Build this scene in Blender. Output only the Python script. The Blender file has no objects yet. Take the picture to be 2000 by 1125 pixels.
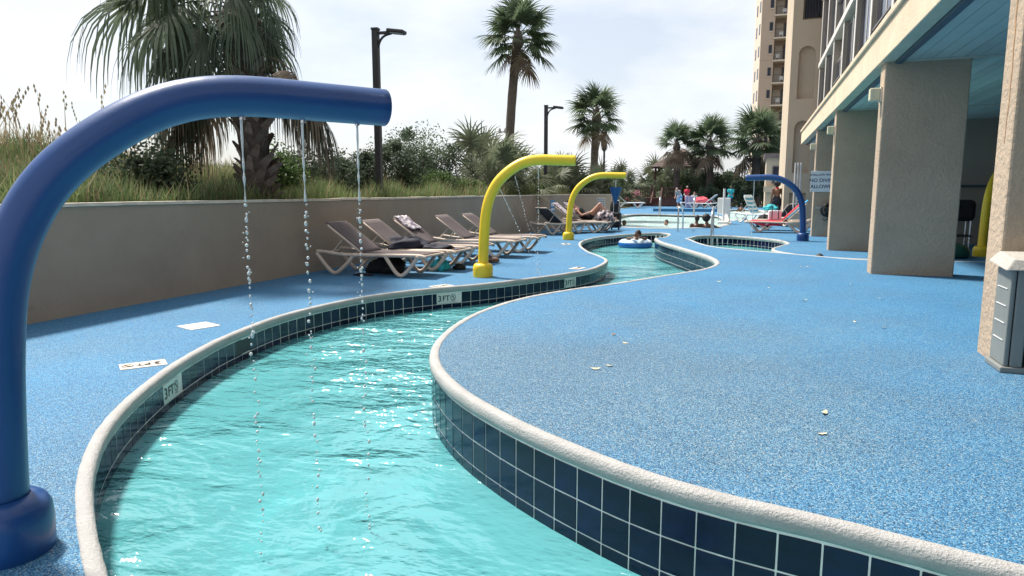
import bpy, bmesh, math, random
from mathutils import Vector, Matrix, Euler
from mathutils.geometry import delaunay_2d_cdt
random.seed(7)
R = math.radians
sc = bpy.context.scene
col = sc.collection
# ------------------------------------------------------------------ camera, sky, sun, exposure
cam = bpy.data.cameras.new('camera'); co = bpy.data.objects.new('camera', cam); col.objects.link(co)
cam.sensor_width = 36; cam.lens = 24.3; cam.clip_start = .05; cam.clip_end = 3000
co.location = (0, 0, 1.33); co.rotation_euler = (R(90 - 8.0), 0, R(19.25)); sc.camera = co
SUN_EL, SUN_AZ = 58, 160          # azimuth counter-clockwise from +X: from the ocean side, ahead of the camera
sd = Vector((math.cos(R(SUN_AZ)) * math.cos(R(SUN_EL)), math.sin(R(SUN_AZ)) * math.cos(R(SUN_EL)), math.sin(R(SUN_EL))))
sl = bpy.data.lights.new('sun', 'SUN'); sl.energy = 5.0; sl.angle = R(7.0); sl.color = (1, .93, .83)
so = bpy.data.objects.new('sun', sl); col.objects.link(so); so.rotation_euler = sd.to_track_quat('Z', 'Y').to_euler()
W = bpy.data.worlds.new('World'); sc.world = W; W.use_nodes = True
wn = W.node_tree.nodes; wl = W.node_tree.links; wn.clear()
sky = wn.new('ShaderNodeTexSky'); sky.sky_type = 'NISHITA'; sky.sun_disc = False
sky.sun_elevation = R(SUN_EL); sky.sun_rotation = R(90 - SUN_AZ); sky.dust_density = 2.0; sky.air_density = 1.0
tc = wn.new('ShaderNodeTexCoord'); mp = wn.new('ShaderNodeMapping'); mp.inputs['Scale'].default_value = (1.0, 1.0, 2.6)
mp.inputs['Location'].default_value = (.3, 1.7, .2)
nz = wn.new('ShaderNodeTexNoise'); nz.inputs['Scale'].default_value = 2.3; nz.inputs['Detail'].default_value = 7; nz.inputs['Roughness'].default_value = .55
rp = wn.new('ShaderNodeValToRGB'); rp.color_ramp.elements[0].position = .40; rp.color_ramp.elements[0].color = (.45, .45, .45, 1)
rp.color_ramp.elements[1].position = .64; rp.color_ramp.elements[1].color = (.97, .97, .97, 1)
mx = wn.new('ShaderNodeMix'); mx.data_type = 'RGBA'; mx.inputs['B'].default_value = (7.9, 8.1, 8.4, 1)
bg = wn.new('ShaderNodeBackground'); bg.inputs['Strength'].default_value = .1
wo = wn.new('ShaderNodeOutputWorld')
wl.new(tc.outputs['Generated'], mp.inputs['Vector']); wl.new(mp.outputs[0], nz.inputs['Vector']); wl.new(nz.outputs['Fac'], rp.inputs[0])
wl.new(sky.outputs[0], mx.inputs['A']); wl.new(rp.outputs[0], mx.inputs['Factor']); wl.new(mx.outputs['Result'], bg.inputs[0]); wl.new(bg.outputs[0], wo.inputs[0])
vs = sc.view_settings; vs.view_transform = 'Standard'; vs.look = 'None'; vs.gamma = 1; vs.exposure = 0.5; vs.use_curve_mapping = False
sc.cycles.max_bounces = 8; sc.cycles.transparent_max_bounces = 12; sc.cycles.caustics_reflective = False; sc.cycles.caustics_refractive = False

# ------------------------------------------------------------------ helpers
def tag(o, label=None, cat=None, group=None, kind=None):
    if label: o['label'] = label
    if cat: o['category'] = cat
    if group: o['group'] = group
    if kind: o['kind'] = kind
    return o
def empty(name, loc=(0, 0, 0), rz=0, label=None, cat=None, group=None):
    o = bpy.data.objects.new(name, None); col.objects.link(o); o.location = loc; o.rotation_euler = (0, 0, rz)
    o.empty_display_size = .1
    return tag(o, label, cat, group)
def inst(name, me, parent=None, loc=(0, 0, 0), rot=(0, 0, 0), scale=(1, 1, 1)):
    o = bpy.data.objects.new(name, me); col.objects.link(o); o.parent = parent
    o.location = loc; o.rotation_euler = rot; o.scale = scale
    return o
def copy_tree(o, parent=None):
    c = o.copy(); col.objects.link(c); c.parent = parent
    for ch in list(o.children): copy_tree(ch, c)
    return c
class MB:
    def __init__(s): s.v = []; s.f = []
    def add(s, vs, fs):
        n = len(s.v); s.v += [tuple(p) for p in vs]; s.f += [tuple(i + n for i in f) for f in fs]; return s
    def box(s, c, d, rot=None):
        hx, hy, hz = d[0] / 2, d[1] / 2, d[2] / 2
        vs = [Vector((x, y, z)) for x in (-hx, hx) for y in (-hy, hy) for z in (-hz, hz)]
        if rot is not None:
            m = rot if isinstance(rot, Matrix) else Euler(rot).to_matrix(); vs = [m @ v for v in vs]
        return s.add([v + Vector(c) for v in vs], [(0, 1, 3, 2), (4, 6, 7, 5), (0, 4, 5, 1), (2, 3, 7, 6), (0, 2, 6, 4), (1, 5, 7, 3)])
    def b2(s, x0, x1, y0, y1, z0, z1): return s.box(((x0 + x1) / 2, (y0 + y1) / 2, (z0 + z1) / 2), (x1 - x0, y1 - y0, z1 - z0))
    def tube(s, path, rad, seg=8, cap=True, flat=1.0):
        P = [Vector(p) for p in path]; n = len(P)
        if not isinstance(rad, (list, tuple)): rad = [rad] * n
        vs = []; up = None
        for i in range(n):
            t = (P[min(i + 1, n - 1)] - P[max(i - 1, 0)])
            if t.length < 1e-9: t = Vector((0, 0, 1))
            t.normalize()
            if up is None:
                up = Vector((0, 0, 1)) if abs(t.z) < .9 else Vector((0, 1, 0))
            a = t.cross(up)
            if a.length < 1e-6: a = t.orthogonal()
            a.normalize(); b = a.cross(t).normalized(); up = b
            for k in range(seg):
                an = 2 * math.pi * k / seg
                vs.append(P[i] + a * math.cos(an) * rad[i] + b * math.sin(an) * rad[i] * flat)
        fs = []
        for i in range(n - 1):
            for k in range(seg):
                k2 = (k + 1) % seg
                fs.append((i * seg + k, i * seg + k2, (i + 1) * seg + k2, (i + 1) * seg + k))
        if cap: fs.append(tuple(range(seg - 1, -1, -1))); fs.append(tuple((n - 1) * seg + k for k in range(seg)))
        return s.add(vs, fs)
    def lathe(s, prof, seg=24, c=(0, 0, 0)):
        vs = [(c[0] + r * math.cos(2 * math.pi * k / seg), c[1] + r * math.sin(2 * math.pi * k / seg), c[2] + z) for r, z in prof for k in range(seg)]
        n = len(prof); fs = [(i * seg + k, i * seg + (k + 1) % seg, (i + 1) * seg + (k + 1) % seg, (i + 1) * seg + k) for i in range(n - 1) for k in range(seg)]
        fs.append(tuple(range(seg - 1, -1, -1))); fs.append(tuple((n - 1) * seg + k for k in range(seg)))
        return s.add(vs, fs)
    def sphere(s, c, r, seg=10, rings=6, sc=(1, 1, 1), rot=None):
        vs = []; fs = []
        for i in range(rings + 1):
            th = math.pi * i / rings
            for k in range(seg):
                ph = 2 * math.pi * k / seg
                p = Vector((r * sc[0] * math.sin(th) * math.cos(ph), r * sc[1] * math.sin(th) * math.sin(ph), r * sc[2] * math.cos(th)))
                if rot is not None: p = rot @ p
                vs.append(p + Vector(c))
        for i in range(rings):
            for k in range(seg):
                fs.append((i * seg + k, (i + 1) * seg + k, (i + 1) * seg + (k + 1) % seg, i * seg + (k + 1) % seg))
        return s.add(vs, fs)
    def sheet(s, fn, nu, nv):
        vs = [fn(i / nu, j / nv) for j in range(nv + 1) for i in range(nu + 1)]
        return s.add(vs, [(j * (nu + 1) + i, j * (nu + 1) + i + 1, (j + 1) * (nu + 1) + i + 1, (j + 1) * (nu + 1) + i) for j in range(nv) for i in range(nu)])
    def mesh(s, name, m, smooth=False, weld=False):
        me = bpy.data.meshes.new(name); me.from_pydata(s.v, [], s.f)
        if weld:
            bm = bmesh.new(); bm.from_mesh(me); bmesh.ops.remove_doubles(bm, verts=bm.verts, dist=1e-4); bm.to_mesh(me); bm.free()
        me.update()
        if m: me.materials.append(m)
        if smooth: me.polygons.foreach_set('use_smooth', [True] * len(me.polygons))
        return me
    def build(s, name, m, parent=None, smooth=False, loc=(0, 0, 0), rot=(0, 0, 0), bevel=0, auto=None, kind=None, solid=0):
        o = inst(name, s.mesh(name, m, smooth), parent, loc, rot)
        if solid: md = o.modifiers.new('solid', 'SOLIDIFY'); md.thickness = solid; md.offset = 0
        if bevel: md = o.modifiers.new('bevel', 'BEVEL'); md.width = bevel; md.segments = 2; md.limit_method = 'ANGLE'
        if auto: o.data.set_sharp_from_angle(angle=R(auto))
        if kind: o['kind'] = kind
        return o
def pip(x, y, poly):
    c = False; j = len(poly) - 1
    for i in range(len(poly)):
        xi, yi = poly[i][0], poly[i][1]; xj, yj = poly[j][0], poly[j][1]
        if (yi > y) != (yj > y) and x < (xj - xi) * (y - yi) / (yj - yi) + xi: c = not c
        j = i
    return c
def fill(outer, holes=(), extra=()):
    vs = []; es = []
    for lp in [outer] + list(holes):
        n = len(vs); k = len(lp); vs += [Vector(p[:2]) for p in lp]; es += [(n + i, n + (i + 1) % k) for i in range(k)]
    vs += [Vector(p[:2]) for p in extra]
    r = delaunay_2d_cdt(vs, es, [], 0, 1e-5)
    V = [(p.x, p.y) for p in r[0]]; F = []
    for f in r[2]:
        cx = sum(V[i][0] for i in f) / len(f); cy = sum(V[i][1] for i in f) / len(f)
        if pip(cx, cy, outer) and not any(pip(cx, cy, h) for h in holes): F.append(tuple(f))
    return V, F
def smooth_line(pts, step=.06, closed=False):
    P = [Vector(p) for p in pts]; n = len(P); out = []
    rng = n if closed else n - 1
    for i in range(rng):
        g = (lambda k: P[k % n]) if closed else (lambda k: P[max(0, min(n - 1, k))])
        p0, p1, p2, p3 = g(i - 1), g(i), g(i + 1), g(i + 2)
        m = max(2, int((p2 - p1).length / step))
        for k in range(m):
            t = k / m
            out.append(.5 * (2 * p1 + (p2 - p0) * t + (2 * p0 - 5 * p1 + 4 * p2 - p3) * t * t + (3 * p1 - p0 - 3 * p2 + p3) * t ** 3))
    if not closed: out.append(P[-1])
    for _ in range(3):   # relax small kinks
        q = list(out)
        for i in range(1, len(out) - 1): q[i] = (out[i - 1] + out[i] * 2 + out[i + 1]) / 4
        out = q
    return out
def normals2(line):
    N = []
    for i in range(len(line)):
        t = line[min(i + 1, len(line) - 1)] - line[max(i - 1, 0)]; t = Vector((t.x, t.y)).normalized(); N.append(Vector((t.y, -t.x)))
    return N     # right-hand side of the walking direction
def ss(a, b, x):
    t = max(0., min(1., (x - a) / (b - a))); return t * t * (3 - 2 * t)

# ------------------------------------------------------------------ materials
def nt(name):
    m = bpy.data.materials.new(name); m.use_nodes = True; t = m.node_tree
    return m, t, t.nodes['Principled BSDF'], t.nodes['Material Output']
def noise(t, scale, detail=3, rough=.5, coord='Object', sc=None, kind='ShaderNodeTexNoise'):
    c = t.nodes.new('ShaderNodeTexCoord'); n = t.nodes.new(kind); n.inputs['Scale'].default_value = scale
    if kind == 'ShaderNodeTexNoise': n.inputs['Detail'].default_value = detail; n.inputs['Roughness'].default_value = rough
    if sc:
        mp = t.nodes.new('ShaderNodeMapping'); mp.inputs['Scale'].default_value = sc
        t.links.new(c.outputs[coord], mp.inputs[0]); t.links.new(mp.outputs[0], n.inputs['Vector'])
    else: t.links.new(c.outputs[coord], n.inputs['Vector'])
    return n
def ramp(t, src, stops):
    r = t.nodes.new('ShaderNodeValToRGB'); e = r.color_ramp.elements
    while len(e) < len(stops): e.new(.5)
    for el, (p, c) in zip(e, stops): el.position = p; el.color = (*c, 1)
    t.links.new(src, r.inputs[0]); return r
def mixc(t, fac, a, b, mode='MIX'):
    m = t.nodes.new('ShaderNodeMix'); m.data_type = 'RGBA'; m.blend_type = mode
    for k, v in (('Factor', fac), ('A', a), ('B', b)):
        if hasattr(v, 'links') or hasattr(v, 'is_linked'): t.links.new(v, m.inputs[k])
        elif k == 'Factor': m.inputs[k].default_value = v
        else: m.inputs[k].default_value = (*v, 1)
    return m.outputs['Result']
def mul(c, k): return tuple(min(1, x * k) for x in c)
def P(name, c, rough=.6, var=.15, vs=3., bump=0., bs=60., metal=0., spec=.5, coat=0., wear=None, rnd=0., bdet=4, dist=.01):
    m, t, b, o = nt(name)
    n = noise(t, vs, 5, .6)
    r = ramp(t, n.outputs['Fac'], [(.3, mul(c, 1 - var)), (.7, mul(c, 1 + var))]); out = r.outputs[0]
    if wear:
        n2 = noise(t, wear[1], 8, .65); f = ramp(t, n2.outputs['Fac'], [(wear[2], (0, 0, 0)), (wear[2] + .12, (1, 1, 1))])
        out = mixc(t, f.outputs[0], out, wear[0])
    if rnd:
        oi = t.nodes.new('ShaderNodeObjectInfo'); rr = ramp(t, oi.outputs['Random'], [(0, (1 - rnd,) * 3), (1, (1 + rnd,) * 3)])
        out = mixc(t, 1., out, rr.outputs[0], 'MULTIPLY')
    t.links.new(out, b.inputs['Base Color'])
    b.inputs['Roughness'].default_value = rough; b.inputs['Metallic'].default_value = metal
    b.inputs['Specular IOR Level'].default_value = spec; b.inputs['Coat Weight'].default_value = coat
    if bump:
        n3 = noise(t, bs, bdet, .6); bp = t.nodes.new('ShaderNodeBump'); bp.inputs['Strength'].default_value = bump; bp.inputs['Distance'].default_value = dist
        t.links.new(n3.outputs['Fac'], bp.inputs['Height']); t.links.new(bp.outputs[0], b.inputs['Normal'])
    return m
M = {}
# rubber-pebble deck: blue, pale and dark granules
def deck_mat():
    m, t, b, o = nt('deck_pebble')
    v = noise(t, 235, kind='ShaderNodeTexVoronoi')
    sep = t.nodes.new('ShaderNodeSeparateColor'); t.links.new(v.outputs['Color'], sep.inputs[0])
    r = ramp(t, sep.outputs[0], [(0., (.010, .055, .125)), (.14, (.018, .12, .27)), (.42, (.034, .20, .42)), (.70, (.065, .27, .48)), (.89, (.15, .35, .48)), (.97, (.29, .34, .34))])
    worn = ramp(t, sep.outputs[0], [(0., (.018, .028, .036)), (.20, (.04, .075, .105)), (.44, (.075, .15, .205)), (.64, (.135, .21, .25)), (.80, (.27, .31, .31)), (.93, (.44, .41, .34))])
    r.color_ramp.interpolation = 'CONSTANT'; worn.color_ramp.interpolation = 'CONSTANT'
    # foot-worn, sun-bleached paths: patches with a shape of their own, broad one round the inside of the bend
    c = t.nodes.new('ShaderNodeTexCoord'); mp = t.nodes.new('ShaderNodeMapping'); mp.inputs['Location'].default_value = (.9 * .26, -4.0 * .26, 0); mp.inputs['Scale'].default_value = (.26, .26, .26)
    t.links.new(c.outputs['Object'], mp.inputs[0]); gr = t.nodes.new('ShaderNodeTexGradient'); gr.gradient_type = 'SPHERICAL'; t.links.new(mp.outputs[0], gr.inputs[0])
    n = noise(t, .8, 6, .62)
    ad = t.nodes.new('ShaderNodeMath'); ad.operation = 'MULTIPLY_ADD'; ad.inputs[1].default_value = .62; t.links.new(gr.outputs['Fac'], ad.inputs[0]); t.links.new(n.outputs['Fac'], ad.inputs[2])
    f = ramp(t, ad.outputs[0], [(.46, (.06,) * 3), (1.0, (.55,) * 3)])
    cc = mixc(t, f.outputs[0], r.outputs[0], worn.outputs[0])
    n1 = noise(t, .45, 7, .65); f1 = ramp(t, n1.outputs['Fac'], [(.3, (.84, .86, .88)), (.7, (1.12, 1.10, 1.07))]); cc = mixc(t, 1., cc, f1.outputs[0], 'MULTIPLY')
    n2 = noise(t, 2.3, 8, .7); f2 = ramp(t, n2.outputs['Fac'], [(.64, (1, 1, 1)), (.74, (.80, .82, .85))]); cc = mixc(t, 1., cc, f2.outputs[0], 'MULTIPLY')
    t.links.new(cc, b.inputs['Base Color']); b.inputs['Specular IOR Level'].default_value = .35
    rr = ramp(t, n2.outputs['Fac'], [(.6, (.72,) * 3), (.76, (.38,) * 3)]); t.links.new(rr.outputs[0], b.inputs['Roughness'])
    bp = t.nodes.new('ShaderNodeBump'); bp.inputs['Strength'].default_value = .5; bp.inputs['Distance'].default_value = .003
    t.links.new(v.outputs['Distance'], bp.inputs['Height']); bp.invert = True; t.links.new(bp.outputs[0], b.inputs['Normal'])
    return m
M['deck'] = deck_mat()
M['coping'] = P('coping_concrete', (.43, .43, .425), .85, .1, 6, 1., 85, bdet=6, dist=.012, wear=((.40, .36, .31), 9, .62))
M['grout'] = P('grout', (.82, .80, .77), .85, .15, 8, .3, 120)
M['tile'] = P('navy_tile', (.004, .008, .036), .12, .5, 9, .06, 14, spec=.32, rnd=.35, dist=.004)
M['plaster'] = P('aqua_plaster', (.27, .72, .80), .8, .05, 1.2, 0)
M['depth_tile'] = P('depth_tile', (.72, .74, .70), .25, .06, 9)
M['black'] = P('black_paint', (.015, .015, .017), .45, .1, 9)
M['plaque'] = P('deck_plaque', (.66, .60, .52), .8, .12, 20, .4, 90, wear=((.45, .38, .32), 25, .6))
M['wall'] = P('wall_stucco', (.355, .295, .235), .92, .10, 1.1, .55, 28, wear=((.27, .22, .175), 2.1, .67), dist=.012)
M['cap'] = P('wall_cap', (.68, .60, .50), .9, .15, 5, .4, 60)
M['stucco'] = P('pier_stucco', (.45, .35, .255), .93, .10, 1.4, .9, 22, bdet=6, wear=((.42, .33, .24), 3., .62), dist=.02)
M['fascia'] = P('fascia_stucco', (.68, .55, .40), .9, .10, 2.2, .8, 30, bdet=6, wear=((.34, .22, .12), 24, .625), dist=.015)
M['soffit'] = P('soffit_board', (.60, .58, .51), .6, .08, 2, rnd=.12)
M['dark_trim'] = P('dark_trim', (.06, .10, .13), .5, .2, 5)
M['facade'] = P('facade_stucco', (.36, .315, .27), .92, .08, 1.2, .4, 30)
M['fin'] = P('white_edge', (.66, .62, .58), .8, .1, 3)
M['midwall'] = P('annex_stucco', (.50, .41, .31), .92, .07, .7, .4, 20)
M['tower'] = P('tower_stucco', (.46, .37, .30), .92, .05, .4)
M['towerlight'] = P('tower_trim', (.60, .53, .46), .9, .06, .5)
def glass_mat(name, c, rough=.05):
    m, t, b, o = nt(name); n = noise(t, 1.3, 2)
    r = ramp(t, n.outputs['Fac'], [(.35, mul(c, .6)), (.7, mul(c, 1.5))]); t.links.new(r.outputs[0], b.inputs['Base Color'])
    b.inputs['Roughness'].default_value = rough; b.inputs['Specular IOR Level'].default_value = .3
    return m
M['glass'] = glass_mat('dark_glass', (.025, .028, .045))
M['curtain'] = P('window_frame', (.16, .15, .15), .5, .1)
M['blue'] = P('blue_pipe_paint', (.007, .058, .215), .36, .10, 2, .05, 40, spec=.5, coat=.15, wear=((.05, .10, .24), 18, .70))
M['yellow'] = P('yellow_pipe_paint', (.86, .61, .03), .4, .07, 3, .08, 60, wear=((.5, .36, .05), 14, .68))
M['frame'] = P('lounger_resin', (.60, .49, .40), .5, .1, 5)
M['sling'] = P('taupe_sling', (.095, .075, .078), .85, .12, 8, .25, 300)
M['wframe'] = P('white_resin', (.72, .72, .70), .45, .05, 5)
M['wsling'] = P('pale_sling', (.55, .60, .63), .8, .08, 6)
M['navy'] = P('navy_cloth', (.012, .014, .03), .8, .3, 8, .4, 40)
M['blackcloth'] = P('black_fabric', (.012, .012, .014), .75, .3, 8, .3, 50)
M['metal'] = P('brushed_steel', (.62, .63, .64), .25, .05, 8, metal=.9)
M['bronze'] = P('bronze_pole', (.028, .024, .026), .5, .2, 3)
M['white'] = P('white_plastic', (.74, .74, .74), .45, .06, 5)
M['cream'] = P('cream_box', (.62, .58, .40), .5, .08, 8)
M['bin'] = P('grey_bin_plastic', (.20, .215, .205), .55, .08, 4, .15, 120)
M['binlid'] = P('speckled_lid', (.42, .40, .36), .8, .3, 60, .4, 120)
M['red'] = P('red_towel', (.55, .03, .06), .9, .2, 8, .4, 60)
M['pink'] = P('pink_towel', (.70, .12, .16), .9, .2, 8)
M['bluecloth'] = P('blue_cloth', (.04, .32, .62), .85, .4, 14)
M['teal'] = P('teal_cloth', (.03, .42, .48), .85, .2, 9)
M['grey'] = P('grey_cloth', (.34, .35, .35), .9, .15, 6)
def pattern(name, a, b_, scale, kind='ShaderNodeTexVoronoi', band=False):
    m, t, b, o = nt(name)
    if band:
        n = noise(t, scale, kind='ShaderNodeTexWave'); src = n.outputs['Fac']
    else:
        n = noise(t, scale, 2); src = n.outputs['Fac']
    r = ramp(t, src, [(.46, a), (.54, b_)]); t.links.new(r.outputs[0], b.inputs['Base Color']); b.inputs['Roughness'].default_value = .9
    return m
M['towel'] = pattern('patterned_towel', (.62, .58, .60), (.20, .16, .22), 16)
M['stripe_p'] = pattern('purple_stripe_towel', (.09, .05, .25), (.68, .66, .74), 3.2, band=True)
M['stripe_b'] = pattern('blue_stripe_sling', (.08, .32, .50), (.62, .72, .76), 3.4, band=True)
M['bwcloth'] = pattern('black_white_cloth', (.05, .04, .05), (.55, .48, .50), 14)
M['shorts'] = pattern('blue_print_shorts', (.05, .33, .68), (.50, .66, .78), 9)
M['skin_d'] = P('skin_deep', (.075, .036, .022), .5, .1, 4)
M['skin_m'] = P('skin_brown', (.16, .08, .05), .5, .1, 4)
M['skin_l'] = P('skin_tan', (.52, .28, .20), .5, .1, 4)
M['hair'] = P('dark_hair', (.010, .008, .008), .6, .3, 20, .5, 60)
M['hair_g'] = P('grey_hair', (.35, .33, .31), .7, .3, 20, .5, 60)
M['eye'] = P('dark_eye', (.01, .01, .01), .3)
M['lip'] = P('lip', (.25, .08, .07), .5)
M['bark'] = P('palm_bark', (.085, .065, .055), .95, .35, 9, .8, 30, dist=.02)
M['boot'] = P('leaf_base', (.20, .15, .13), .9, .3, 7, .6, 40, rnd=.35)
M['drybark'] = P('grey_bark', (.11, .09, .075), .95, .3, 9, .8, 25)
M['wood'] = P('red_brown_wood', (.095, .042, .034), .8, .3, 3, .3, 30, rnd=.25)
M['shingle'] = P('roof_shingle', (.15, .115, .11), .95, .25, 4, .5, 20, rnd=.3)
M['green'] = P('green_dome', (.02, .10, .075), .35, .2, 3)
M['signw'] = P('sign_white', (.74, .76, .78), .5, .05, 6)
M['signb'] = P('sign_ink', (.03, .035, .09), .5)
M['signblue'] = P('sign_blue', (.07, .26, .50), .6)
M['leafpale'] = P('fallen_leaf', (.60, .56, .38), .8, .25, 40)
M['leafbrown'] = P('fallen_leaf_brown', (.26, .17, .09), .8, .25, 40)
M['flower'] = P('pink_petals', (.72, .36, .42), .8, .3, 12)
M['sand'] = P('dune_soil', (.16, .145, .085), .95, .4, .9, .7, 12, dist=.05)
M['ground'] = P('coastal_ground', (.20, .18, .12), .95, .3, .05)
M['rust'] = P('rust_streak', (.42, .24, .12), .9, .25, 8)
def leaf_mat(name, a, b_, scale=1.5, trans=.25, rough=.55):
    m, t, b, o = nt(name)
    n = noise(t, scale, 4, .6); r = ramp(t, n.outputs['Fac'], [(.32, a), (.68, b_)])
    oi = t.nodes.new('ShaderNodeObjectInfo'); rr = ramp(t, oi.outputs['Random'], [(0, (.72,) * 3), (1, (1.25,) * 3)])
    c = mixc(t, 1., r.outputs[0], rr.outputs[0], 'MULTIPLY')
    t.links.new(c, b.inputs['Base Color']); b.inputs['Roughness'].default_value = rough; b.inputs['Specular IOR Level'].default_value = .3
    tr = t.nodes.new('ShaderNodeBsdfTranslucent'); t.links.new(c, tr.inputs[0])
    ms = t.nodes.new('ShaderNodeMixShader'); ms.inputs[0].default_value = trans
    t.links.new(b.outputs[0], ms.inputs[1]); t.links.new(tr.outputs[0], ms.inputs[2]); t.links.new(ms.outputs[0], o.inputs[0])
    return m
M['frond'] = leaf_mat('palm_frond', (.075, .105, .075), (.17, .21, .14), 2.2, .45)
M['frond_dry'] = leaf_mat('dry_frond', (.15, .115, .085), (.29, .23, .165), 2.2, .4)
M['frond_far'] = leaf_mat('far_palm_frond', (.065, .10, .06), (.15, .20, .11), .8, .35)
M['palmetto'] = leaf_mat('palmetto_frond', (.08, .11, .065), (.22, .24, .15), 1.6, .35)
M['shrub'] = leaf_mat('dark_shrub_leaf', (.042, .066, .044), (.13, .175, .10), 1.4, .4)
M['shrub2'] = leaf_mat('green_shrub_leaf', (.06, .11, .035), (.15, .23, .075), 1.4, .35)
M['grass'] = leaf_mat('dune_grass', (.10, .155, .06), (.26, .33, .14), .9, .4)
M['grass2'] = leaf_mat('dry_grass', (.17, .135, .085), (.36, .30, .18), .9, .4)
# water: tinted clear body, Fresnel reflection, two scales of ripple
def water_mat(name, tint, body, milk, s1, s2, str_=.5, sc=(1, 1, 1), lo=.25):
    """clear tinted body with a little suspended haze, Fresnel reflection, two scales of ripple"""
    m, t, b, o = nt(name); t.nodes.remove(b)
    n1 = noise(t, s1, 3, .5, sc=sc); n2 = noise(t, s2, 3, .55, sc=sc)
    n1.inputs['Distortion'].default_value = .6
    big = noise(t, .5, 2, .5); calm = ramp(t, big.outputs['Fac'], [(.40, (lo,) * 3), (.60, (1.,) * 3)])
    ad = t.nodes.new('ShaderNodeMath'); ad.operation = 'MULTIPLY_ADD'; ad.inputs[1].default_value = .30
    t.links.new(n2.outputs['Fac'], ad.inputs[0]); t.links.new(n1.outputs['Fac'], ad.inputs[2])
    mu = t.nodes.new('ShaderNodeMath'); mu.operation = 'MULTIPLY'; t.links.new(ad.outputs[0], mu.inputs[0]); t.links.new(calm.outputs[0], mu.inputs[1])
    bp = t.nodes.new('ShaderNodeBump'); bp.inputs['Strength'].default_value = 1.0; bp.inputs['Distance'].default_value = str_ * 1.25
    t.links.new(mu.outputs[0], bp.inputs['Height'])
    fr = t.nodes.new('ShaderNodeFresnel'); fr.inputs['IOR'].default_value = 2.0; t.links.new(bp.outputs[0], fr.inputs['Normal'])
    gl = t.nodes.new('ShaderNodeBsdfGlossy'); gl.inputs['Roughness'].default_value = .03; t.links.new(bp.outputs[0], gl.inputs['Normal'])
    tr = t.nodes.new('ShaderNodeBsdfTransparent'); tr.inputs[0].default_value = (*tint, 1)
    df = t.nodes.new('ShaderNodeBsdfDiffuse'); df.inputs[0].default_value = (*body, 1)
    m0 = t.nodes.new('ShaderNodeMixShader'); m0.inputs[0].default_value = milk; t.links.new(tr.outputs[0], m0.inputs[1]); t.links.new(df.outputs[0], m0.inputs[2])
    ms = t.nodes.new('ShaderNodeMixShader'); t.links.new(fr.outputs[0], ms.inputs[0]); t.links.new(m0.outputs[0], ms.inputs[1]); t.links.new(gl.outputs[0], ms.inputs[2])
    t.links.new(ms.outputs[0], o.inputs[0])
    return m
M['water'] = water_mat('river_water', (.64, .92, .95), (.16, .57, .62), .60, 1.9, 8, .15, (.75, 1.3, 1), .30)
M['pool_water'] = water_mat('pool_water', (.80, .96, .96), (.58, .80, .79), .7, 1.6, 6, .40, (1, 1, 1), .6)  # pale body colour paints sky glare into the far pools
def drop_mat():
    m, t, b, o = nt('falling_water')
    n = noise(t, 30, 2); r = ramp(t, n.outputs['Fac'], [(.3, (.8, .85, .88)), (.7, (1, 1, 1))]); t.links.new(r.outputs[0], b.inputs['Base Color'])
    b.inputs['Roughness'].default_value = .12; b.inputs['Transmission Weight'].default_value = .3; b.inputs['IOR'].default_value = 1.33
    return m
M['drop'] = drop_mat()

def text_mesh(s, size, m, align='CENTER', ext=.0015):
    cu = bpy.data.curves.new('lettering', 'FONT'); cu.body = s; cu.size = size; cu.align_x = align; cu.align_y = 'CENTER'; cu.extrude = ext; cu.resolution_u = 3; cu.offset = size * .012
    o = bpy.data.objects.new('lettering', cu); col.objects.link(o)
    bpy.context.view_layer.update(); dg = bpy.context.evaluated_depsgraph_get()
    me = bpy.data.meshes.new_from_object(o.evaluated_get(dg)); me.materials.clear(); me.materials.append(m)
    bpy.data.objects.remove(o); return me
# ------------------------------------------------------------------ pool outlines (metres)
ZR, ZW = .155, -.29
left_pts = [(9, 1.0), (5, .9), (3, .85), (1.4, .8), (.2, .8), (-.8, .92), (-1.5, 1.2), (-2.12, 1.62), (-2.42, 1.83), (-2.72, 2.06), (-3.0, 2.3), (-3.37, 2.69), (-3.71, 3.15), (-4.1, 3.83), (-4.39, 4.48), (-4.59, 5.07), (-4.78, 6.0), (-4.77, 6.89), (-4.6, 7.74), (-4.25, 8.44), (-3.68, 9.22), (-3.23, 10.06), (-2.89, 10.8), (-2.63, 11.77), (-2.68, 13.1), (-3.05, 14.06), (-3.5, 15.0), (-4.08, 16.7), (-4.36, 18.3), (-4.25, 20.0), (-3.66, 21.5), (-3.1, 22.3), (-2.75, 22.45), (-2.45, 22.0), (-2.37, 21.0)]
right_pts = [(9, 2.3), (5, 2.25), (3, 2.28), (1.6, 2.33), (.85, 2.46), (.36, 2.6), (-.05, 2.69), (-.37, 2.81), (-.71, 3.0), (-1.03, 3.21), (-1.37, 3.48), (-1.64, 3.74), (-1.89, 4.05), (-2.08, 4.36), (-2.23, 4.71), (-2.33, 5.06), (-2.43, 5.61), (-2.46, 6.3), (-2.33, 7.19), (-1.98, 8.05), (-1.65, 8.62), (-1.16, 9.66), (-.68, 10.7), (-.52, 11.5), (-.55, 12.2), (-.74, 13.01), (-1.08, 13.95), (-1.52, 15.09), (-2.0, 16.34), (-2.28, 17.54), (-2.38, 18.8), (-2.38, 20.0), (-2.37, 21.0)]
lobe_far = [(9, 15.1), (5, 15.1), (3, 15.05), (2.12, 15.07), (1.29, 15.34), (.74, 16.0), (.5, 16.6), (.48, 17.2), (.68, 18.1), (.88, 19.04), (.65, 20.3), (-.1, 21.3), (-.8, 21.72), (-1.25, 21.7), (-1.58, 21.3), (-1.70, 20.8)]
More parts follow.
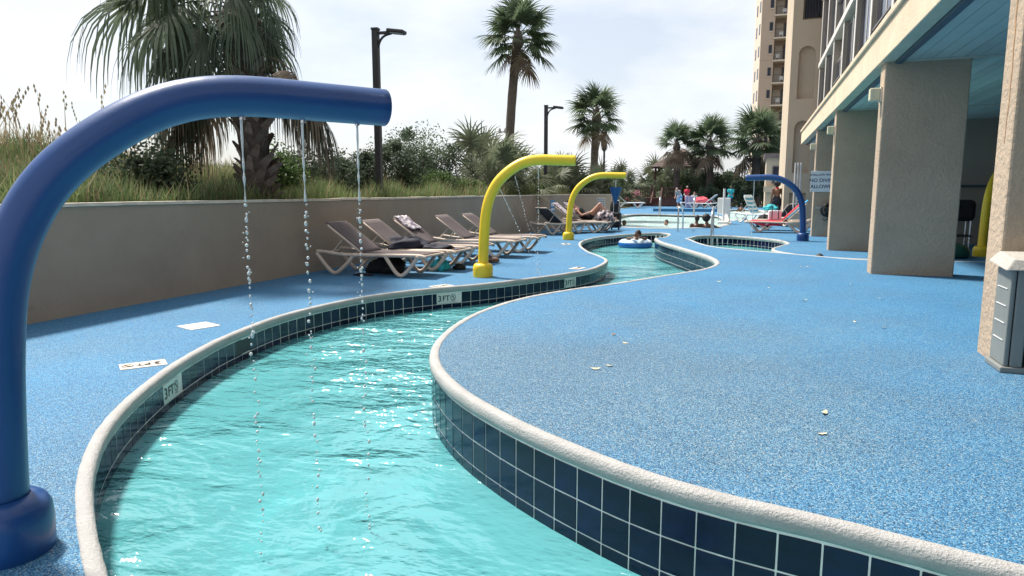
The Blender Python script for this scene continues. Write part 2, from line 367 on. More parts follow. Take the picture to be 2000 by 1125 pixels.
lobe_near = [(9, 13.4), (5, 13.4), (3.4, 13.36), (1.85, 13.12), (1.14, 13.56), (.37, 14.17), (-.2, 14.59), (-.8, 15.19), (-1.23, 16.28), (-1.53, 17.62), (-1.7, 18.7), (-1.75, 19.7), (-1.70, 20.8)]
L = smooth_line(left_pts); Rr = smooth_line(right_pts); LF = smooth_line(lobe_far); LN = smooth_line(lobe_near)
def zr(y): return ZR * (1 - ss(16.8, 20.8, y))
river = [tuple(p) for p in L] + [tuple(p) for p in reversed(Rr[:-1])]
lobe = [tuple(p) for p in LF] + [tuple(p) for p in reversed(LN[:-1])]
neck_a, neck_b = Rr[-1], LF[-1]
main_pool = [tuple(p) for p in smooth_line([(-5.05, 26.6), (-4.63, 25.75), (-3.89, 25.19), (-3.15, 25.09), (-2.14, 25.75), (-1.35, 26.86), (-1.05, 30.0), (-1.4, 34.5), (-2.06, 39.0), (-3.57, 39.5), (-5.12, 40.3), (-6.3, 40.1), (-6.75, 38.2), (-6.4, 33), (-5.6, 28.6)], .25, True)]
pool_two = [tuple(p) for p in smooth_line([(-.72, 32.7), (-.2, 33.5), (.45, 37.7), (.6, 45), (.2, 51.5), (-1.0, 52.5), (-1.7, 51), (-1.5, 42), (-1.15, 34.35)], .3, True)]
# blob that is cut out of the low deck = river + raised deck + side channel
blob = [tuple(p) for p in L] + [tuple(p) for p in reversed(LF)] 
raised = [tuple(p) for p in Rr] + [tuple(p) for p in reversed(LN)]
def sheet_obj(name, outer, holes, zf, m, extra=(), kind='structure', flip=False):
    V, F = fill(outer, holes, extra)
    mb = MB(); mb.add([(x, y, zf(x, y)) for x, y in V], F)
    o = mb.build(name, m); bm = bmesh.new(); bm.from_mesh(o.data)
    bmesh.ops.recalc_face_normals(bm, faces=bm.faces)
    if sum(f.normal.z * f.calc_area() for f in bm.faces) < 0: bmesh.ops.reverse_faces(bm, faces=bm.faces)
    bm.to_mesh(o.data); bm.free(); o['kind'] = kind; return o
DK = [(-6.9, -5), (14, -5), (14, 62.5), (-9.5, 62.5), (-9.5, 41.5), (-6.95, 36), (-6.0, 28), (-5.35, 27.2), (-6.9, 27.2)]
sheet_obj('pool_deck', DK, [blob, main_pool, pool_two], lambda x, y: 0, M['deck'])
ex = [(x * .5 + .013 * (k % 3), y * .5) for k, (x, y) in enumerate([(a, b) for a in range(-5, 4) for b in range(30, 43)])]
ex = [p for p in ex if pip(p[0], p[1], raised)]
sheet_obj('raised_pool_deck', raised, [], lambda x, y: zr(y), M['deck'], ex)
GO = [(-900, -900), (900, -900), (900, 900), (-900, 900)]
sheet_obj('ground', GO, [DK], lambda x, y: -.05, M['ground'])
sheet_obj('river_floor', river, [], lambda x, y: -1.2, M['plaster'])
sheet_obj('channel_floor', lobe, [], lambda x, y: -1.2, M['plaster'])
sheet_obj('main_pool_floor', main_pool, [], lambda x, y: -1.3, M['plaster'])
sheet_obj('second_pool_floor', pool_two, [], lambda x, y: -1.0, M['plaster'])
sheet_obj('river_water', river, [], lambda x, y: ZW, M['water'])
sheet_obj('channel_water', lobe, [], lambda x, y: ZW, M['water'])
sheet_obj('main_pool_water', main_pool, [], lambda x, y: -.12, M['pool_water'])
sheet_obj('second_pool_water', pool_two, [], lambda x, y: -.10, M['pool_water'])
# ---- bank: coping, plaster wall, tile course
def sweep(line, N, zf, prof, jit=0):
    mb = MB(); k = len(prof); vs = []
    for p, n in zip(line, N):
        for (a, z) in prof:
            j = random.uniform(-jit, jit)
            vs.append((p.x + n.x * (a + j), p.y + n.y * (a + j), zf(p.y) + z + random.uniform(-jit, jit)))
    fs = [(i * k + q, i * k + q + 1, (i + 1) * k + q + 1, (i + 1) * k + q) for i in range(len(line) - 1) for q in range(k - 1)]
    return mb.add(vs, fs)
COP = [(-.008, -.02), (-.006, .002), (.003, .006), (.024, .009), (.042, .007), (.054, .000), (.061, -.012), (.063, -.034), (.061, -.056), (.053, -.069), (.03, -.074)]
WALL_IN = .046
tile_me = MB().box((0, 0, 0), (.1475, .010, .1475)).mesh('tile', M['tile'])
_b = bmesh.new(); _b.from_mesh(tile_me); bmesh.ops.bevel(_b, geom=list(_b.edges), offset=.0025, segments=1, affect='EDGES'); _b.to_mesh(tile_me); _b.free()
def bank(name, line, side, zf, rows, shown, signs=(), skim=()):
    """side: +1 water lies right of the walking direction; shown(p, s): tile is a part of its own there"""
    N = [n * side for n in normals2(line)]
    w = sweep(line, N, zf, [(WALL_IN, -.05), (WALL_IN, -1.22)]).build(name, M['grout'])
    tag(w, kind='structure'); 
    pl = sweep(line, N, lambda y: 0, [(WALL_IN + .004, zf(10) * 0 - .40), (WALL_IN + .004, -1.215)]).build('plaster_band', M['plaster'], w)
    cp = sweep(line, N, zf, COP, .0016).build('coping', M['coping'], w, smooth=True)
    # walk along the wall line at tile pitch
    wl_ = [Vector((p.x + n.x * (WALL_IN - .0025), p.y + n.y * (WALL_IN - .0025))) for p, n in zip(line, N)]
    s = 0; acc = []; 
    for i in range(len(wl_)):
        if i: s += (wl_[i] - wl_[i - 1]).length
        acc.append(s)
    rest = MB(); k = 0; i = 0; pitch = .1535
    while (k + 1) * pitch < acc[-1]:
        t0 = (k + .5) * pitch
        while acc[i + 1] < t0: i += 1
        q = (t0 - acc[i]) / max(1e-6, acc[i + 1] - acc[i]); p = wl_[i].lerp(wl_[i + 1], q); n = N[i].lerp(N[i + 1], q).normalized()
        ang = math.atan2(n.x, -n.y)
        for r in range(rows):
            z = zf(p.y) - .074 - .005 - .0767 - r * .1535
            if any(abs(t0 - sg) < .16 for sg in signs) and r == 0: continue
            if any(abs(t0 - sg) < .13 for sg in skim) and r == 0: continue
            jx = random.uniform(-.012, .012)
            if shown(p) and z > -.40:
                inst('tile', tile_me, w, (p.x, p.y, z), (random.uniform(-.008, .008), 0, ang + jx))
            else: rest.box((p.x, p.y, z), (.1475, .014, .1475), (0, 0, ang))
        k += 1
    if rest.v: rest.build('tile_field', M['tile'], w, kind='stuff')
    def at(sg):
        i = 0
        while acc[i + 1] < sg: i += 1
        return wl_[i], N[i], math.atan2(N[i].x, -N[i].y)
    for sg in signs:
        p, n, ang = at(sg); z = zf(p.y) - .074 - .005 - .0767
        d = MB().box((0, 0, 0), (.30, .018, .1475)).build('depth_tile', M['depth_tile'], w, loc=(p.x, p.y, z), rot=(0, 0, ang + (math.pi if False else 0)), bevel=.003)
        rt = (R(90), 0, 0)
        inst('depth_lettering', three, d, (-.105, -.0105, 0), rt); inst('depth_lettering', ft, d, (-.005, -.0105, 0), rt); inst('no_diving_symbol', nodive, d, (.105, -.0105, .008), rt)
    for sg in skim:
        p, n, ang = at(sg); z = zf(p.y) - .155
        MB().box((0, 0, 0), (.26, .012, .13)).build('skimmer_opening', M['black'], w, loc=(p.x, p.y, z), rot=(0, 0, ang))
    return w, acc, wl_
three = text_mesh('3', .12, M['black']); ft = text_mesh('FT', .105, M['black'])
def ring_mesh():
    mb = MB(); n = 20
    for k in range(n):
        a0, a1 = 2 * math.pi * k / n, 2 * math.pi * (k + 1) / n
        mb.add([(math.cos(a) * r, math.sin(a) * r, 0) for a in (a0, a1) for r in (.033, .041)], [(0, 1, 3, 2)])
    mb.box((0, 0, .0004), (.072, .008, .0006), (0, 0, R(-45))); mb.box((0, .006, .0002), (.012, .03, .0006), (0, 0, R(35))); mb.box((0, -.052, 0), (.05, .006, .0006))
    return mb.mesh('no_diving_symbol', M['black'])
nodive = ring_mesh()
def nearest_s(line, side, pt):
    N = [n * side for n in normals2(line)]
    wl_ = [Vector((p.x + n.x * WALL_IN, p.y + n.y * WALL_IN)) for p, n in zip(line, N)]
    best = min(range(len(wl_)), key=lambda i: (wl_[i] - Vector(pt)).length); s = 0
    for i in range(1, best + 1): s += (wl_[i] - wl_[i - 1]).length
    return s
sg_left = [nearest_s(L, 1, p) for p in ((-4.11, 4.0), (-3.98, 8.72), (-2.86, 11.0), (-4.30, 17.6))]
bank('left_pool_wall', L, 1, lambda y: 0, 3, lambda p: p.x < -2.0 and 1.6 < p.y < 22.6 and not 12.2 < p.y < 16.8, sg_left, [nearest_s(L, 1, (-4.62, 5.35))])
bank('right_pool_wall', Rr, -1, zr, 3, lambda p: (p.x < 1.1 and p.y < 5.6) or 11.3 < p.y < 17.9)
bank('channel_wall', LF, -1, lambda y: 0, 2, lambda p: p.x < 1 and p.y > 17.6)
bank('channel_near_wall', LN, 1, zr, 3, lambda p: False)
def simple_pool(name, poly, zc, m_edge=M['grout']):
    ln = [Vector(p) for p in poly] + [Vector(poly[0])]
    area = sum(a[0] * b[1] - b[0] * a[1] for a, b in zip(poly, poly[1:] + poly[:1])); side = -1 if area > 0 else 1
    N = [n * side for n in normals2(ln)]
    w = sweep(ln, N, lambda y: 0, [(.03, -.04), (.03, -1.35)]).build(name, M['plaster']); tag(w, kind='structure')
    sweep(ln, N, lambda y: 0, [(-.16, .003), (-.15, .016), (.04, .018), (.065, 0), (.06, -.05), (.03, -.055)]).build('coping', M['coping'], w, smooth=True)
    sweep(ln, N, lambda y: 0, [(.034, -.055), (.034, -.21)]).build('tile_band', M['tile'], w)
simple_pool('main_pool_wall', main_pool, 0); simple_pool('second_pool_wall', pool_two, 0)
st = MB(); st.b2(-6.3, -2.3, 46.0, 47.6, 0, .2); tag(st.build('raised_deck_step', M['deck'], bevel=.03), kind='structure')

# ------------------------------------------------------------------ dunes behind the wall
def hz(x, y):
    d = -7.05 - x
    crest = .58 * (1 - ss(3, 17, y)) + .36 * (1 - ss(17, 45, y)) + .12
    h = 1.03 + crest * ss(.2, 6.5, d) + .12 * math.sin(x * 1.3 + y * .7) * ss(1, 4, d) + .10 * math.sin(x * .6 - y * 1.1 + 1) * ss(1, 4, d)
    h *= 1 - ss(16, 34, d)
    h -= 1.2 * ss(27.4, 33, y) * (1 - ss(.5, 3.2, d - .12 * max(0, y - 34)))
    return h
gx = [-7.03 - .35 * k for k in range(20)] + [-14.03 - 1.5 * k for k in range(22)]; gy = [-10 + .6 * k for k in range(140)]
mb = MB(); nx, ny = len(gx), len(gy)
mb.add([(x, y, hz(x, y)) for y in gy for x in gx], [(j * nx + i, (j + 1) * nx + i, (j + 1) * nx + i + 1, j * nx + i + 1) for j in range(ny - 1) for i in range(nx - 1)])
tag(mb.build('dune_terrain', M['sand'], smooth=True), kind='structure')
tag(MB().b2(-7.03, -5.4, 27.36, 29.2, -.05, .95).build('planting_bed', M['sand']), kind='structure')

# ------------------------------------------------------------------ perimeter wall
w = empty('perimeter_wall', (-6.95, 10, 0), 0, 'long low taupe stucco wall with pale cap between dunes and pool deck', 'wall')
w.location = (0, 0, 0)
MB().b2(-7.03, -6.85, -6, 27.36, -.05, 1.165).build('wall_body', M['wall'], w)
MB().b2(-6.848, -5.35, 27.18, 27.36, -.05, 1.165).build('wall_return', M['midwall'], w)  # paler stucco paints in how differently this turned section is lit
cm = MB()
yy = -6.
while yy < 27.3:
    y2 = min(yy + .5, 27.37); a = random.uniform(-.004, .004); cm.box((-6.94 + a, (yy + y2) / 2, 1.183 + a), (.21, y2 - yy, .036)); yy = y2
cm.box((-6.09, 27.27, 1.183), (1.50, .21, .037)); cm.build('wall_cap', M['cap'], w)
w2 = empty('return_wall_sign', (-5.75, 27.165, .82), 0, 'pale sign with blue vertical lettering on the wall return', 'sign')
inst('board', MB().box((0, 0, 0), (.34, .012, .5)).mesh('board', M['cap']), w2)
for k, s_ in enumerate(('POOL', 'RULES', 'NO DIVE')): pass
for k in range(4):
    x = -.12 + k * .075
    for j in range(5):
        MB().box((0, 0, 0), (random.uniform(.03, .055), .004, .05)).build('blue_stroke', M['signblue'], w2, loc=(x, -.009, .18 - j * .085))
w3 = empty('wall_notice', (-6.842, 24.0, .80), 0, 'small blue notice on the taupe wall above the far loungers', 'sign')
MB().box((0, 0, 0), (.012, .55, .42)).build('board', M['signblue'], w3); MB().box((.008, 0, .05), (.004, .42, .12)).build('panel', M['signw'], w3); MB().box((.008, 0, -.12), (.004, .42, .06)).build('panel', M['signw'], w3)

# ------------------------------------------------------------------ main building on the right
XB = 1.60; ZS = 3.08
bd = empty('hotel_building', (0, 0, 0), 0, 'tan stucco hotel wing on piers with blue boarded soffit over the deck', 'building')
def pier(y0, th, z0, x0=XB, wd=1.03):
    mb = MB(); n = 14
    mb.b2(x0, x0 + wd, y0, y0 + th, z0 - .05, ZS + .03)
    return mb.build('column', M['stucco'], bd, bevel=.018)
for (y, t, z0) in ((5.55, .32, ZR), (10.95, .36, ZR), (17.05, .38, 0), (22.15, .38, 0), (-1.0, .35, 0)): pier(y, t, z0)
rs = MB(); rs.sheet(lambda u, v: (XB - .0025, 5.69 + (u - .5) * (.028 - .02 * v) + .012 * math.sin(v * 7) + .004 * math.sin(v * 31), 2.80 - 1.15 * v), 1, 24); rs.build('rust_stain', M['rust'], bd)
fa = MB(); fa.b2(XB - .06, XB + .12, -5, 28.9, ZS, ZS + .44).build('fascia', M['fascia'], bd, bevel=.012)
MB().b2(XB - .10, XB + .14, -5, 28.95, ZS + .4405, ZS + .53).build('parapet_cap', M['fascia'], bd, bevel=.015)
MB().b2(XB + .121, XB + .20, -5, 28.88, ZS - .035, ZS + .2).build('drip_edge', M['dark_trim'], bd)
# soffit boards run along the building, shorter boards butt at the pier lines
xs = XB + .205; ys = [-5, 5.56, 10.96, 17.06, 22.16, 28.87]
while xs < 9.0:
    for a, b in zip(ys, ys[1:]):
        MB().b2(xs, xs + .172, a + .004, b - .004, ZS + .012, ZS + .032).build('soffit_board', M['soffit'], bd)
    xs += .18
MB().b2(XB + .2, 9.4, -5, 28.9, ZS + .045, ZS + .3).build('ceiling_slab', M['dark_trim'], bd)
for yv in ys[1:-1]: MB().b2(XB + .21, 9.0, yv - .03, yv + .03, ZS - .012, ZS + .010).build('joint_strip', M['soffit'], bd)
MB().b2(2.9, 9.4, 20.2, 20.4, -.02, ZS + .04).build('back_wall', M['facade'], bd)
MB().b2(9.1, 9.3, -5, 20.2, -.02, ZS + .04).build('side_wall', M['facade'], bd)
MB().tube([(3.2, 20.13, 1.45), (9, 20.13, 1.45)], .03, 8).build('wall_pipe', M['dark_trim'], bd)
# upper storeys: cross fins, windows, slabs
XF, XW = 2.03, 2.12
zfl = [3.55, 5.9, 8.3, 10.7, 13.1]
MB().b2(XW + .08, 12, -5, 28.6, 3.3, 13.2).build('upper_wall', M['facade'], bd)
for z in zfl[1:]: MB().b2(XF - .06, XW + .2, -5, 28.66, z - .10, z + .06).build('slab_edge', M['fin'], bd); 
for z in zfl[1:]: MB().b2(XF - .03, XW + .078, -5, 28.6, z - .125, z - .102).build('slab_underside', M['soffit'], bd)
yf = [28.5 - 2.5 * k for k in range(11)]
for y in yf:
    for z0, z1 in zip(zfl, zfl[1:]):
        MB().b2(XF, XW + .079, y - .09, y + .09, z0 + .07, z1 - .127).build('fin_wall', M['facade'], bd)
        MB().b2(XF - .02, XF - .002, y - .1, y + .1, z0 + .065, z1 - .127).build('fin_edge', M['fin'], bd)
for k, (ya, yb) in enumerate(zip(yf[1:], yf)):
    for z0, z1 in zip(zfl[:3], zfl[1:]):
        full = k % 3 != 2
        a, b = ya + .10, yb - .10; top = z1 - (.22 if full else .75)
        wd = MB().b2(XW + .0, XW + .07, a, b, z0 + .07, top).build('window', M['curtain'], bd)
        m_ = (a + b) / 2
        for p0, p1 in ((a + .05, (a + m_) / 2 - .02), ((a + m_) / 2 + .02, m_ - .03), (m_ + .03, (m_ + b) / 2 - .02), ((m_ + b) / 2 + .02, b - .05)):
            MB().b2(XW - .012, XW - .002, p0, p1, z0 + .14, top - .07).build('pane', M['glass'], wd)
        MB().b2(XW - .022, XW - .002, m_ - .022, m_ + .022, z0 + .1, top - .02).build('mullion', M['fin'], wd)
        MB().b2(XF + .01, XW - .05, a - .1, b + .1, z0 + .92, z0 + .96).build('rail', M['curtain'], bd) if not full else None

# wall lights on the piers
for y, zz, lb in ((5.70, 2.93, 'cream box light on the nearest pier above a rust streak'), (11.10, 2.66, 'cream box light high on the broad second pier'), (17.2, 2.66, 'cream box light high on the third pier'), (22.3, 2.6, 'small dark-based box light on the pier with the no diving sign')):
    o = empty('wall_light', (XB - .002, y, zz), 0, lb, 'wall light', 'box lights on the piers')
    MB().box((-.012, 0, 0), (.022, .16, .2)).build('back_plate', M['cap'], o); MB().box((-.088, 0, .005), (.13, .15, .17)).build('lamp_box', M['cream'], o, bevel=.015)
# ------------------------------------------------------------------ annex with arched niches
def niche(cx, hw, z0, zs):     # outline in XZ, arch top
    pts = [(cx - hw, z0), (cx + hw, z0), (cx + hw, zs)]
    pts += [(cx + hw * math.cos(R(a)), zs + hw * math.sin(R(a))) for a in range(15, 180, 15)] + [(cx - hw, zs)]
    return pts
def niche_wall(name, parent, x0, x1, z0, z1, y, holes, depth, m):
    V, F = fill([(x0, z0), (x1, z0), (x1, z1), (x0, z1)], holes)
    mb = MB(); mb.add([(a, y, b) for a, b in V], F)
    for h in holes:
        k = len(h); mb.add([(a, y, b) for a, b in h] + [(a, y + depth, b) for a, b in h], [(i, (i + 1) % k, k + (i + 1) % k, k + i) for i in range(k)])
    o = mb.build(name, m, parent)
    for h in holes:
        n = len(h); MB().add([(a, y + depth - .001, b) for a, b in h], [tuple(range(n))]).build('niche_back', m, parent)
    return o
an = empty('arched_annex', (0, 0, 0), 0, 'tan annex block with tall arched blind niches behind the hotel wing', 'building')
YA = 29.5
niche_wall('front_wall', an, 1.05, 4.5, -.05, 13, YA, [niche(1.60, .30, 2.04, 3.72), niche(1.62, .30, 4.84, 6.5), niche(1.75, .36, 7.75, 9.6), [(1.25, .15), (1.85, .15), (1.85, 1.25), (1.25, 1.25)]], .22, M['midwall'])
MB().b2(1.052, 4.5, YA + .24, YA + 8, -.05, 13).build('side_wall', M['midwall'], an)
MB().b2(1.053, 1.2, YA + .002, YA + .24, -.05, 12.9).build('corner', M['midwall'], an)
o = MB().b2(1.45, 2.05, YA + .19, YA + .212, 7.85, 9.5).build('balcony_door', M['glass'], an)
for k in range(7): MB().b2(1.40 + k * .1, 1.415 + k * .1, YA + .02, YA + .035, 7.78, 8.55).build('baluster', M['bronze'], an)
MB().b2(1.39, 2.11, YA + .01, YA + .045, 8.55, 8.59).build('handrail', M['bronze'], an)
for k in range(3):
    o = MB().tube([(1.33 + k * .095, 27.6, .5), (1.33 + k * .095, 27.6, 2.35)], .028, 10).build('downpipe', M['fin']); 
    tag(o, ['leftmost of three slim white upright pipes beside the piers', 'middle one of three slim white upright pipes beside the piers', 'rightmost of three slim white upright pipes beside the piers'][k], 'pipe', 'slim upright pipes')
o = MB().b2(1.27, 1.6, 27.45, 27.75, 0, .499).build('pipe_plinth', M['midwall']); tag(o, 'tan plinth block under the three slim white pipes', 'plinth')
for k in range(1):
    o = empty('round_red_sign', (1.62, YA + .205, .98), 0, 'small round red and white sign in the annex wall panel', 'sign')
    MB().lathe([(.09, 0), (.09, .006)], 20).build('disc', M['signw'], o, rot=(R(90), 0, 0)); 
    mbr = MB(); n = 20
    for q in range(n):
        a0, a1 = 2 * math.pi * q / n, 2 * math.pi * (q + 1) / n
        mbr.add([(math.cos(a) * r, -.008, math.sin(a) * r) for a in (a0, a1) for r in (.065, .088)], [(0, 1, 3, 2)])
    mbr.box((0, -.008, 0), (.15, .002, .018), (0, R(45), 0)); mbr.build('red_ring', M['red'], o)
# ------------------------------------------------------------------ far tower
tw = empty('hotel_tower', (-.35, 98, 0), 0, 'tall tan apartment tower with stacked balconies behind the palms', 'building')
MB().b2(.05, 1.70, 0, 10, -.05, 44).build('front_wall', M['tower'], tw)
MB().b2(4.05, 9, .2, 10, -.05, 44).build('right_wall', M['tower'], tw)
MB().b2(1.70, 4.05, 2.2, 10, -.05, 44).build('recess_wall', M['tower'], tw)
fm = MB(); fm.add([(.05, .01, -.05), (-.75, 5, -.05), (-.75, 10, -.05), (.05, 10, -.05), (.05, .01, 44), (-.75, 5, 44), (-.75, 10, 44), (.05, 10, 44)], [(0, 4, 5, 1), (1, 5, 6, 2), (4, 7, 6, 5)]); fm.build('angled_wall', M['towerlight'], tw)
plt = [MB().lathe([(.28, .42), (.28, .46)], 10).mesh('table', M['wframe'])]
for k in range(14):
    z = 1.0 + k * 2.8
    b = MB().b2(1.55, 4.2, -.12, 2.2, z, z + .18).build('balcony', M['towerlight'], tw)
    MB().b2(2.9, 3.95, 2.05, 2.18, z + .2, z + 2.35).build('glass_door', M['glass'], b)
    MB().b2(1.85, 2.75, 2.08, 2.19, z + .2, z + 2.3).build('pale_panel', M['towerlight'], b)
    rl = MB(); rl.b2(1.72, 4.03, -.1, -.07, z + 1.15, z + 1.2)
    for q in range(12): rl.b2(1.75 + q * .2, 1.775 + q * .2, -.1, -.07, z + .18, z + 1.15)
    rl.build('railing', M['bronze'], b)
    ch = MB(); x = 2.2 + (k % 3) * .3
    ch.box((x, .9, z + .6), (.5, .5, .05)); ch.box((x, 1.13, z + .85), (.5, .05, .5)); [ch.box((x + a, .9 + c, z + .38), (.04, .04, .42)) for a in (-.2, .2) for c in (-.2, .2)]
    ch.build('balcony_chair', M['wframe'], b)
    if k % 1 == 0:
        wn_ = MB().b2(1.05, 1.5, -.03, .02, z + 1.0, z + 2.1).build('window', M['curtain'], tw); MB().b2(1.1, 1.45, -.045, -.032, z + 1.06, z + 2.04).build('pane', M['glass'], wn_); MB().b2(1.0, 1.56, -.08, -.001, z + .9, z + .99).build('sill', M['towerlight'], wn_)
    for q in range(2):
        fx = -.12 - q * .36; fy = 1.1 + q * 2.25
        an_ = math.atan2(-5, .8)
        wn_ = MB().box((0, 0, 0), (.9, .06, 1.3)).build('window', M['curtain'], tw, loc=(fx - .01, fy, z + 1.5), rot=(0, 0, an_)); MB().box((0, -.035, 0), (.78, .01, 1.18)).build('pane', M['glass'], wn_)
for z in range(4, 44, 14): MB().b2(.03, 1.69, -.03, -.004, z, z + .12).build('string_course', M['tower'], tw)
lw = empty('low_tan_building', (0, 0, 0), 0, 'low tan building with dark window beside the far palms', 'building')
MB().b2(.55, 6, 46, 52, -.05, 3.35).build('wall', M['midwall'], lw); MB().b2(.4, 6.1, 45.7, 52.2, 3.352, 3.6).build('roof', M['shingle'], lw)
o = MB().b2(.9, 1.95, 45.94, 45.998, 1.75, 2.85).build('window', M['curtain'], lw); MB().b2(.96, 1.4, 45.92, 45.938, 1.82, 2.78).build('pane', M['glass'], o); MB().b2(1.45, 1.9, 45.92, 45.938, 1.82, 2.78).build('pane', M['glass'], o)
MB().b2(.45, 2.2, 45.6, 45.998, 1.25, 1.6).build('ledge', M['midwall'], lw)
# ------------------------------------------------------------------ water arches
ARCH = [(0, .0), (.004, .18), (.01, .35), (.03, .7), (.065, .99), (.137, 1.208), (.236, 1.372), (.319, 1.456), (.406, 1.527), (.553, 1.622), (.684, 1.676), (.834, 1.706), (1.0, 1.712), (1.155, 1.708), (1.52, 1.70)]
def arch(name, base, az, m, label, hs=1.0, rad=.081, group='water arches along the pool', lean=1.0):
    o = empty(name, base, R(az), label, 'water arch', group)
    pts = [Vector(p) for p in [(s * lean, 0, z * hs) for s, z in ARCH]]
    pts = smooth_line(pts, .045)
    end = pts[-1]; d = (pts[-1] - pts[-2]).normalized()
    rr = [rad] * len(pts); pts = pts + [end + d * .006, end + d * .010]; rr = rr + [rad * .94, rad * .80]
    pipe = MB().tube(pts, rr, 28).build('pipe', m, o, smooth=True, auto=40)
    MB().lathe([(.152, .0), (.155, .02), (.157, .12), (.153, .165), (.138, .195), (.112, .212), (.088, .216), (.086, .19)], 36).build('base_collar', m, o, smooth=True, auto=50)
    nz_ = MB()
    for s in (.91, 1.155, 1.39): nz_.lathe([(.011, -.006), (.011, .01)], 10, (s, 0, 1.703 * hs - rad))
    nz_.build('nozzles', M['metal'], pipe)
    return o
arch('water_arch', (-2.57, 1.66, 0), 50, M['blue'], 'large dark blue water arch in the left foreground, water falling from it')
arch('water_arch', (-3.97, 9.99, 0), 15, M['yellow'], 'yellow water arch standing by the five near loungers', 1.05, lean=.93)
arch('water_arch', (-4.80, 18.44, 0), 10, M['yellow'], 'yellow water arch with a blue cone bucket hanging from its end', 1.02)
arch('water_arch', (1.25, 20.13, 0), 176, M['blue'], 'blue water arch by the piers, reaching left over the channel', .99)
arch('water_arch', (4.42, 16.5, 0), 60, M['yellow'], 'yellow water arch in the shade under the hotel, partly behind the pier', 1.02)
# falling water
drop_me = MB().sphere((0, 0, 0), 1., 8, 6).mesh('drop', M['drop'], True)
def stream(x, y, z0, z1, label, r0=.0042, dx=0., dy=0., solid=.45, gap=(.035, .1), rs=1.):
    H = z0 - z1; mb = MB(); pts = []; rr = []; n = int(H * solid / .012); ph = random.random() * 6
    o = empty('water_stream', (x, y, z1), 0, label, 'water stream', 'falling water streams')
    def at(t): return Vector((dx * t + .006 * math.sin(ph + t * 30) * t, dy * t + .005 * math.cos(ph * 2 + t * 24) * t, H - H * t))
    for k in range(n):
        t = solid * k / n; w_ = t / solid; pts.append(at(t)); rr.append(r0 * max(.12, (1.2 - .35 * w_) * (1 + .75 * w_ * math.sin(ph + k * .9 + 1.5 * math.sin(k * .37)))))
    if n > 2: mb.tube(pts, rr, 7).build('jet', M['drop'], o, smooth=True)
    z = H * solid
    while z < H:
        t = z / H; p = at(t); r = r0 * rs * random.uniform(.9, 1.9)
        p += Vector((random.uniform(-1, 1), random.uniform(-1, 1), 0)) * .008 * (t + .2)
        inst('drop', drop_me, o, p, (0, 0, 0), (r, r, r * random.uniform(.9, 1.7)))
        if random.random() < .5: inst('drop', drop_me, o, p + Vector((random.uniform(-.02, .02), random.uniform(-.02, .02), random.uniform(-.03, .03))), (0, 0, 0), (r * .55,) * 3)
        z += random.uniform(*gap) * (.6 + t)
    return o
ca, sa = math.cos(R(50)), math.sin(R(50))
for s, lb in ((.905, 'nearest the arch bend of three water streams falling from the foreground arch'), (1.150, 'middle one of three water streams falling from the foreground blue arch'), (1.39, 'water stream falling nearest the tip of the foreground blue arch')):
    stream(-2.57 + ca * s, 1.66 + sa * s, 1.70 - .085, ZW, lb, solid=.18, gap=(.010, .05), rs=.95)
cy_, sy_ = math.cos(R(15)), math.sin(R(15))
stream(-3.97 + cy_ * .86, 9.99 + sy_ * .86, 1.70, .02, 'thin upright water stream from the near yellow arch', .006, solid=.1, gap=(.03, .06), rs=.9)
stream(-3.97 + cy_ * .27, 9.99 + sy_ * .27, 1.36, .0, 'thin water jet slanting down from the lower bend of the near yellow arch', .006, dx=.62, dy=.16, solid=.25, gap=(.02, .05), rs=.9)
stream(-3.97 + cy_ * .5, 9.99 + sy_ * .5, 1.56, .02, 'thin water jet slanting down from the upper bend of the near yellow arch', .006, dx=.40, dy=.1, solid=.1, gap=(.03, .06), rs=.9)
stream(1.25 - 1.30, 20.2, 1.62, .02, 'fine pale water stream from the blue arch by the piers', .009, solid=.98)
# bucket under the second yellow arch
b = empty('tipping_bucket', (-3.56, 18.66, 1.60), 0, 'blue cone bucket hanging under the second yellow arch', 'bucket')
MB().tube([(0, 0, .02), (0, 0, -.17)], .012, 8).build('hanger', M['white'], b)
MB().lathe([(.01, -.62), (.03, -.615), (.165, -.19), (.172, -.17), (.155, -.172), (.02, -.56)], 24).build('cone', M['bluecloth'] if False else M['blue'], b, smooth=True, auto=40)

